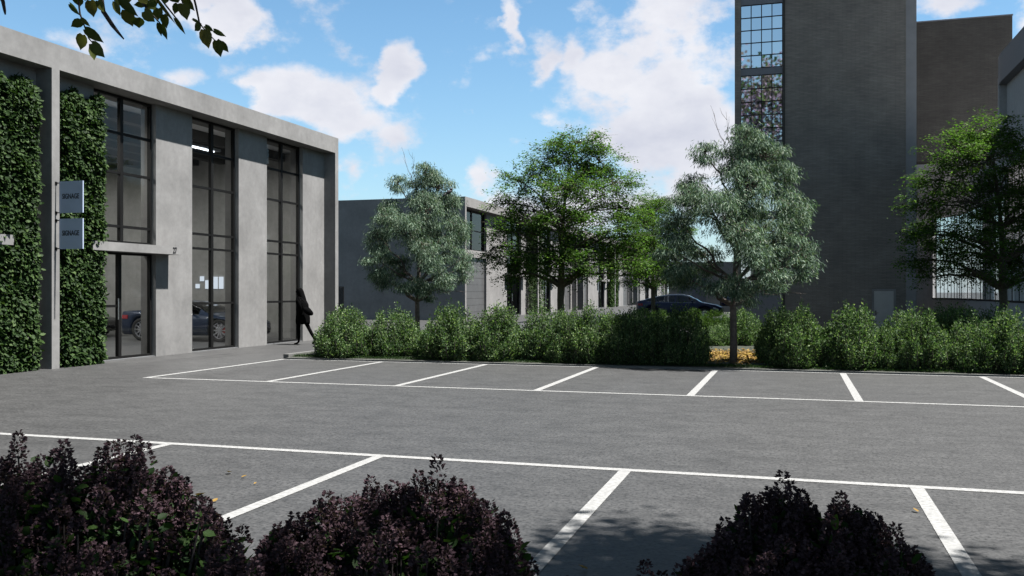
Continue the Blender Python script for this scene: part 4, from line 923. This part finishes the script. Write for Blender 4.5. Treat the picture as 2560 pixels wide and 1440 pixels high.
    for wx in wheels:
        for s in (-1, 1):
            yo = s * (W / 2 - .01); yi = s * (W / 2 - .23); wh = empty('wheel', (wx, 0, wr)); wh.parent = root
            ty = MB(); prof = [(wr * .70, yo - s * .01), (wr * .82, yo), (wr * .95, yo - s * .015), (wr, yo - s * .05), (wr, yi + s * .04), (wr * .93, yi), (wr * .68, yi), (wr * .68, yo - s * .012)]
            k = 40; ty.loft([[(r * math.cos(2 * math.pi * q / k), y, r * math.sin(2 * math.pi * q / k)) for r, y in prof] for q in range(k)] + [[(r, y, 0) for r, y in prof]], caps=False)
            ty.build('tyre', MT['rubber'], wh, smooth=True)
            rm = MB(); yy = yo - s * .02
            prof = [(wr * .70, yy), (wr * .66, yy - s * .004), (wr * .62, yy - s * .05), (wr * .66, yy - s * .08), (wr * .70, yy - s * .03)]
            rm.loft([[(r * math.cos(2 * math.pi * q / k), y, r * math.sin(2 * math.pi * q / k)) for r, y in prof] for q in range(k)] + [[(r, y, 0) for r, y in prof]], caps=False)
            for q in range(10):
                a = 2 * math.pi * q / 10; c_, s_ = math.cos(a), math.sin(a); t = .016
                rm.add([(wr * .08 * c_ - t * s_, yy - s * .03, wr * .08 * s_ + t * c_), (wr * .08 * c_ + t * s_, yy - s * .03, wr * .08 * s_ - t * c_), (wr * .67 * c_ + t * 1.2 * s_, yy - s * .006, wr * .67 * s_ - t * 1.2 * c_), (wr * .67 * c_ - t * 1.2 * s_, yy - s * .006, wr * .67 * s_ + t * 1.2 * c_),
                        (wr * .08 * c_ - t * s_, yy - s * .06, wr * .08 * s_ + t * c_), (wr * .08 * c_ + t * s_, yy - s * .06, wr * .08 * s_ - t * c_), (wr * .67 * c_ + t * s_, yy - s * .03, wr * .67 * s_ - t * c_), (wr * .67 * c_ - t * s_, yy - s * .03, wr * .67 * s_ + t * c_)],
                       [(0, 1, 2, 3), (4, 7, 6, 5), (0, 4, 5, 1), (1, 5, 6, 2), (2, 6, 7, 3), (3, 7, 4, 0)])
            rm.cyl((0, yy - s * .02, 0), (0, yy - s * .07, 0), wr * .15, 14); rm.build('rim', MT['rim'], wh)
            MB().cyl((0, yy - s * .10, 0), (0, yy - s * .085, 0), wr * .55, 24).build('brake_disc', MT['chrome'], wh)
            MB().box(wr * .22, wr * .52, yy - s * .082, yy - s * .05, -wr * .2, wr * .28).build('caliper', MT['caliper'], wh)
    return root
# fastback saloon on the side street
L = 4.75
sal = make_car('dark navy fastback car parked behind the clipped shrubs', 'navy', L, 1.92,
               [(-2.38, .98), (-2.2, 1.03), (-1.2, 1.00), (0, .98), (1.0, .97), (1.5, .93), (2.0, .84), (2.30, .72), (2.38, .60)],
               [(-2.38, .99), (-2.0, 1.10), (-1.6, 1.22), (-1.0, 1.37), (-.4, 1.435), (.1, 1.44), (.5, 1.38), (.9, 1.20), (1.25, 1.0), (1.4, .95), (2.38, .6)],
               [-1.42, 1.45], .36, (.42, 1.30), (-2.05, -1.0), (-1.75, .95, -.15))
pc = cw(1700, 727, 51.4); sal.location = (pc.x, pc.y, 0)
# sports coupe and a black coupe inside the left building
def coupe(label, paint):
    return make_car(label, paint, 4.75, 1.92,
               [(-2.38, .84), (-2.2, .93), (-1.5, .93), (-.8, .90), (.2, .86), (1.0, .84), (1.6, .78), (2.1, .66), (2.32, .56), (2.38, .46)],
               [(-2.38, .85), (-2.0, .945), (-1.55, .96), (-1.1, 1.10), (-.6, 1.24), (-.15, 1.29), (.2, 1.26), (.6, 1.12), (1.0, .92), (1.15, .86), (2.38, .46)],
               [-1.42, 1.50], .37, (.12, 1.06), (-1.75, -.75), (-1.05, .70, -.62), sill=.20, group='coupes inside the left building')
cp = coupe('dark blue sports coupe seen through the glass of number 27', 'blue')
cp.location = (-18.65, 25.55, .02)
cb = coupe('black coupe inside, its nose just showing beside the ivy', 'blackp'); cb.location = (-25.15, 26.1, .02); 

# ------------------------------------------------------------------ person walking, handbag
def skin_mesh(name, pts, edges, mat, parent=None, sub=2):
    me = bpy.data.meshes.new(name); me.from_pydata([p[:3] for p in pts], edges, []); o = bpy.data.objects.new(name, me); C.objects.link(o)
    o.modifiers.new('skin', 'SKIN').use_smooth_shade = True
    if not me.skin_vertices: me.skin_vertices.new(name='')
    for i, p in enumerate(pts):
        r = p[3] if isinstance(p[3], tuple) else (p[3], p[3]); me.skin_vertices[0].data[i].radius = r; me.skin_vertices[0].data[i].use_root = (i == 0)
    s = o.modifiers.new('sub', 'SUBSURF'); s.levels = sub; s.render_levels = sub
    dg = bpy.context.evaluated_depsgraph_get(); m2 = bpy.data.meshes.new_from_object(o.evaluated_get(dg)); o.modifiers.clear(); o.data = m2
    m2.materials.clear(); m2.materials.append(mat); m2.polygons.foreach_set('use_smooth', [True] * len(m2.polygons))
    if parent: o.parent = parent
    return o
zf = 27.75; pp_ = cw(749, 727, zf)
per = empty('person', (pp_.x, pp_.y, 0), TH); tag(per, 'person with long dark hair and knee length coat walking left past the tall windows', 'person')
# local: -x is the walking direction, y lateral (away from the camera positive)
B = []; Ed = []
def bv(x, y, z, r): B.append((x, y, z, r)); return len(B) - 1
def chain(st, lst):
    prev = st
    for p in lst:
        i = bv(*p)
        if prev is not None: Ed.append((prev, i))
        prev = i
    return prev
pel = bv(.045, 0, .94, (.125, .15)); wa = chain(pel, [(.02, 0, 1.10, (.105, .12))]); chs = chain(wa, [(.01, 0, 1.27, (.115, .15))]); nb = chain(chs, [(.0, 0, 1.41, (.06, .07))])
nk = chain(nb, [(-.01, 0, 1.48, .048), (-.02, 0, 1.55, .062)]); hd_ = chain(nk, [(-.03, 0, 1.62, (.088, .078)), (-.02, 0, 1.69, (.06, .055))])
nose = chain(nk + 1, [(-.125, 0, 1.60, .016)])
# front (left) leg, weight bearing
chain(pel, [(.01, -.09, .86, .092), (-.02, -.09, .50, .058), (-.005, -.09, .36, .055), (.0, -.09, .10, .034), (-.06, -.09, .035, .032), (-.155, -.09, .025, .024)])
# rear leg, heel lifted
chain(pel, [(.10, .09, .84, .090), (.27, .09, .47, .056), (.35, .09, .32, .054), (.455, .09, .135, .034), (.42, .09, .05, .032), (.35, .09, .025, .026)])
def hand(w, x, y, z, dx):
    k = chain(w, [(x, y, z, (.030, .018)), (x + dx * .02, y, z - .05, (.034, .016))])
    for f, (fy, ln) in enumerate([(-.028, .055), (-.010, .068), (.010, .062), (.028, .045)]):
        chain(k, [(x + dx * .03 + .0, y + fy, z - .085, .0085), (x + dx * .045, y + fy, z - .085 - ln * .5, .008), (x + dx * .035, y + fy * .9, z - .085 - ln, .0065)])
    chain(w + 1, [(x + dx * .045, y - .03, z - .035, .010), (x + dx * .06, y - .035, z - .065, .008)])
e1 = chain(nb, [(.0, -.16, 1.37, .055), (.10, -.21, 1.12, .042), (.06, -.20, .90, .030)]); hand(e1, .045, -.20, .86, -1)
e2 = chain(nb, [(.0, .16, 1.37, .055), (.03, .21, 1.12, .042), (-.06, .22, .92, .030)]); hand(e2, -.08, .22, .88, -1)
skin_mesh('body', B, Ed, MT['person'], per)
def ringloft(name, rs, mat, parent, n=20, smooth=True):
    mb = MB(); mb.loft([[(cx + rx * math.cos(2 * math.pi * j / n), cy + ry * math.sin(2 * math.pi * j / n), z + (dz if False else 0)) for j in range(n)] for (cx, cy, z, rx, ry) in rs]); return mb.build(name, mat, parent, smooth=smooth)
ringloft('coat', [(.0, 0, 1.46, .065, .08), (.02, 0, 1.42, .10, .16), (.05, 0, 1.34, .15, .215), (.085, 0, 1.22, .18, .215), (.095, 0, 1.08, .19, .20), (.10, 0, .95, .20, .20), (.10, 0, .80, .215, .215), (.10, 0, .69, .215, .225), (.10, 0, .62, .205, .22), (.10, 0, .625, .17, .19)], MT['person'], per)
for (sx, sy, pts) in [(0, -1, [(.01, -.17, 1.39), (.11, -.22, 1.12), (.065, -.205, .90)]), (0, 1, [(.01, .17, 1.39), (.04, .22, 1.12), (-.055, .22, .93)])]:
    MB().tube(pts, [.075, .058, .045], 10).build('sleeve', MT['person'], per, smooth=True)
ringloft('hair', [(-.005, 0, 1.725, .02, .02), (-.005, 0, 1.71, .065, .06), (.01, 0, 1.66, .095, .088), (.025, 0, 1.60, .105, .095), (.05, 0, 1.52, .105, .10), (.085, 0, 1.44, .095, .11), (.115, 0, 1.36, .085, .12), (.145, 0, 1.27, .07, .11), (.16, 0, 1.18, .04, .07), (.165, 0, 1.13, .012, .02)], MT['person'], per)
bag = MB(); rings = []
for i in range(9):
    t = math.pi * i / 8; k = max(math.sin(t), .12) ** .6
    rings.append([(.32 + .155 * k * math.cos(a) - .02 * math.sin(a), -.27 + .0 + .065 * -math.cos(t), 1.01 + .115 * k * math.sin(a) - .05 * k * math.cos(a)) for a in [2 * math.pi * j / 18 for j in range(18)]])
bag.loft(rings); bgo = empty('handbag', per.location, TH); tag(bgo, 'dark slouchy handbag carried behind the hip of the walking person', 'bag')
bag.build('bag_body', MT['person'], bgo, smooth=True)
MB().tube([(.20, -.27, 1.08), (.10, -.24, 1.28), (.01, -.235, 1.44), (.10, -.2, 1.40), (.30, -.27, 1.16), (.40, -.27, 1.06)], .012, 6).build('strap', MT['person'], bgo)

# ------------------------------------------------------------------ tall flowering tree behind the viewpoint, mirrored in the tower glass
def big_tree(label, x, y, h, r, seed):
    rng = np.random.default_rng(seed); root = empty('jacaranda_tree', (x, y, 0)); tag(root, label, 'tree')
    w = MB(); w.tube([(0, 0, 0), (.2, 0, h * .25), (0, .3, h * .5), (.2, 0, h * .8)], [.5, .4, .28, .1], 10); cs = []
    for k in range(34):
        d = rdir(rng, 1)[0]; q = Vector((d[0] * r * .8, d[1] * r * .8, h * .70 + d[2] * h * .24)); cs.append(q); branch(w, (0, .1, h * .35), q, .14, .02, rng, seg=5, wob=.05, n=5)
    w.build('trunk', MT['bark'], root); n = 7500; ii = rng.integers(0, len(cs), n); P = np.array([cs[i] for i in ii]) + rng.normal(size=(n, 3)) * np.array([1.2, 1.2, .8])
    leaves('crown', MT['jac'], P, rdir(rng, n), rdir(rng, n), rng.uniform(.3, .6, n), rng.uniform(.22, .4, n), 'rhomb', root)
big_tree('tall jacaranda with purple blossom seen only as a reflection in the tower windows', -3.6, -9, 27, 4.6, 5)
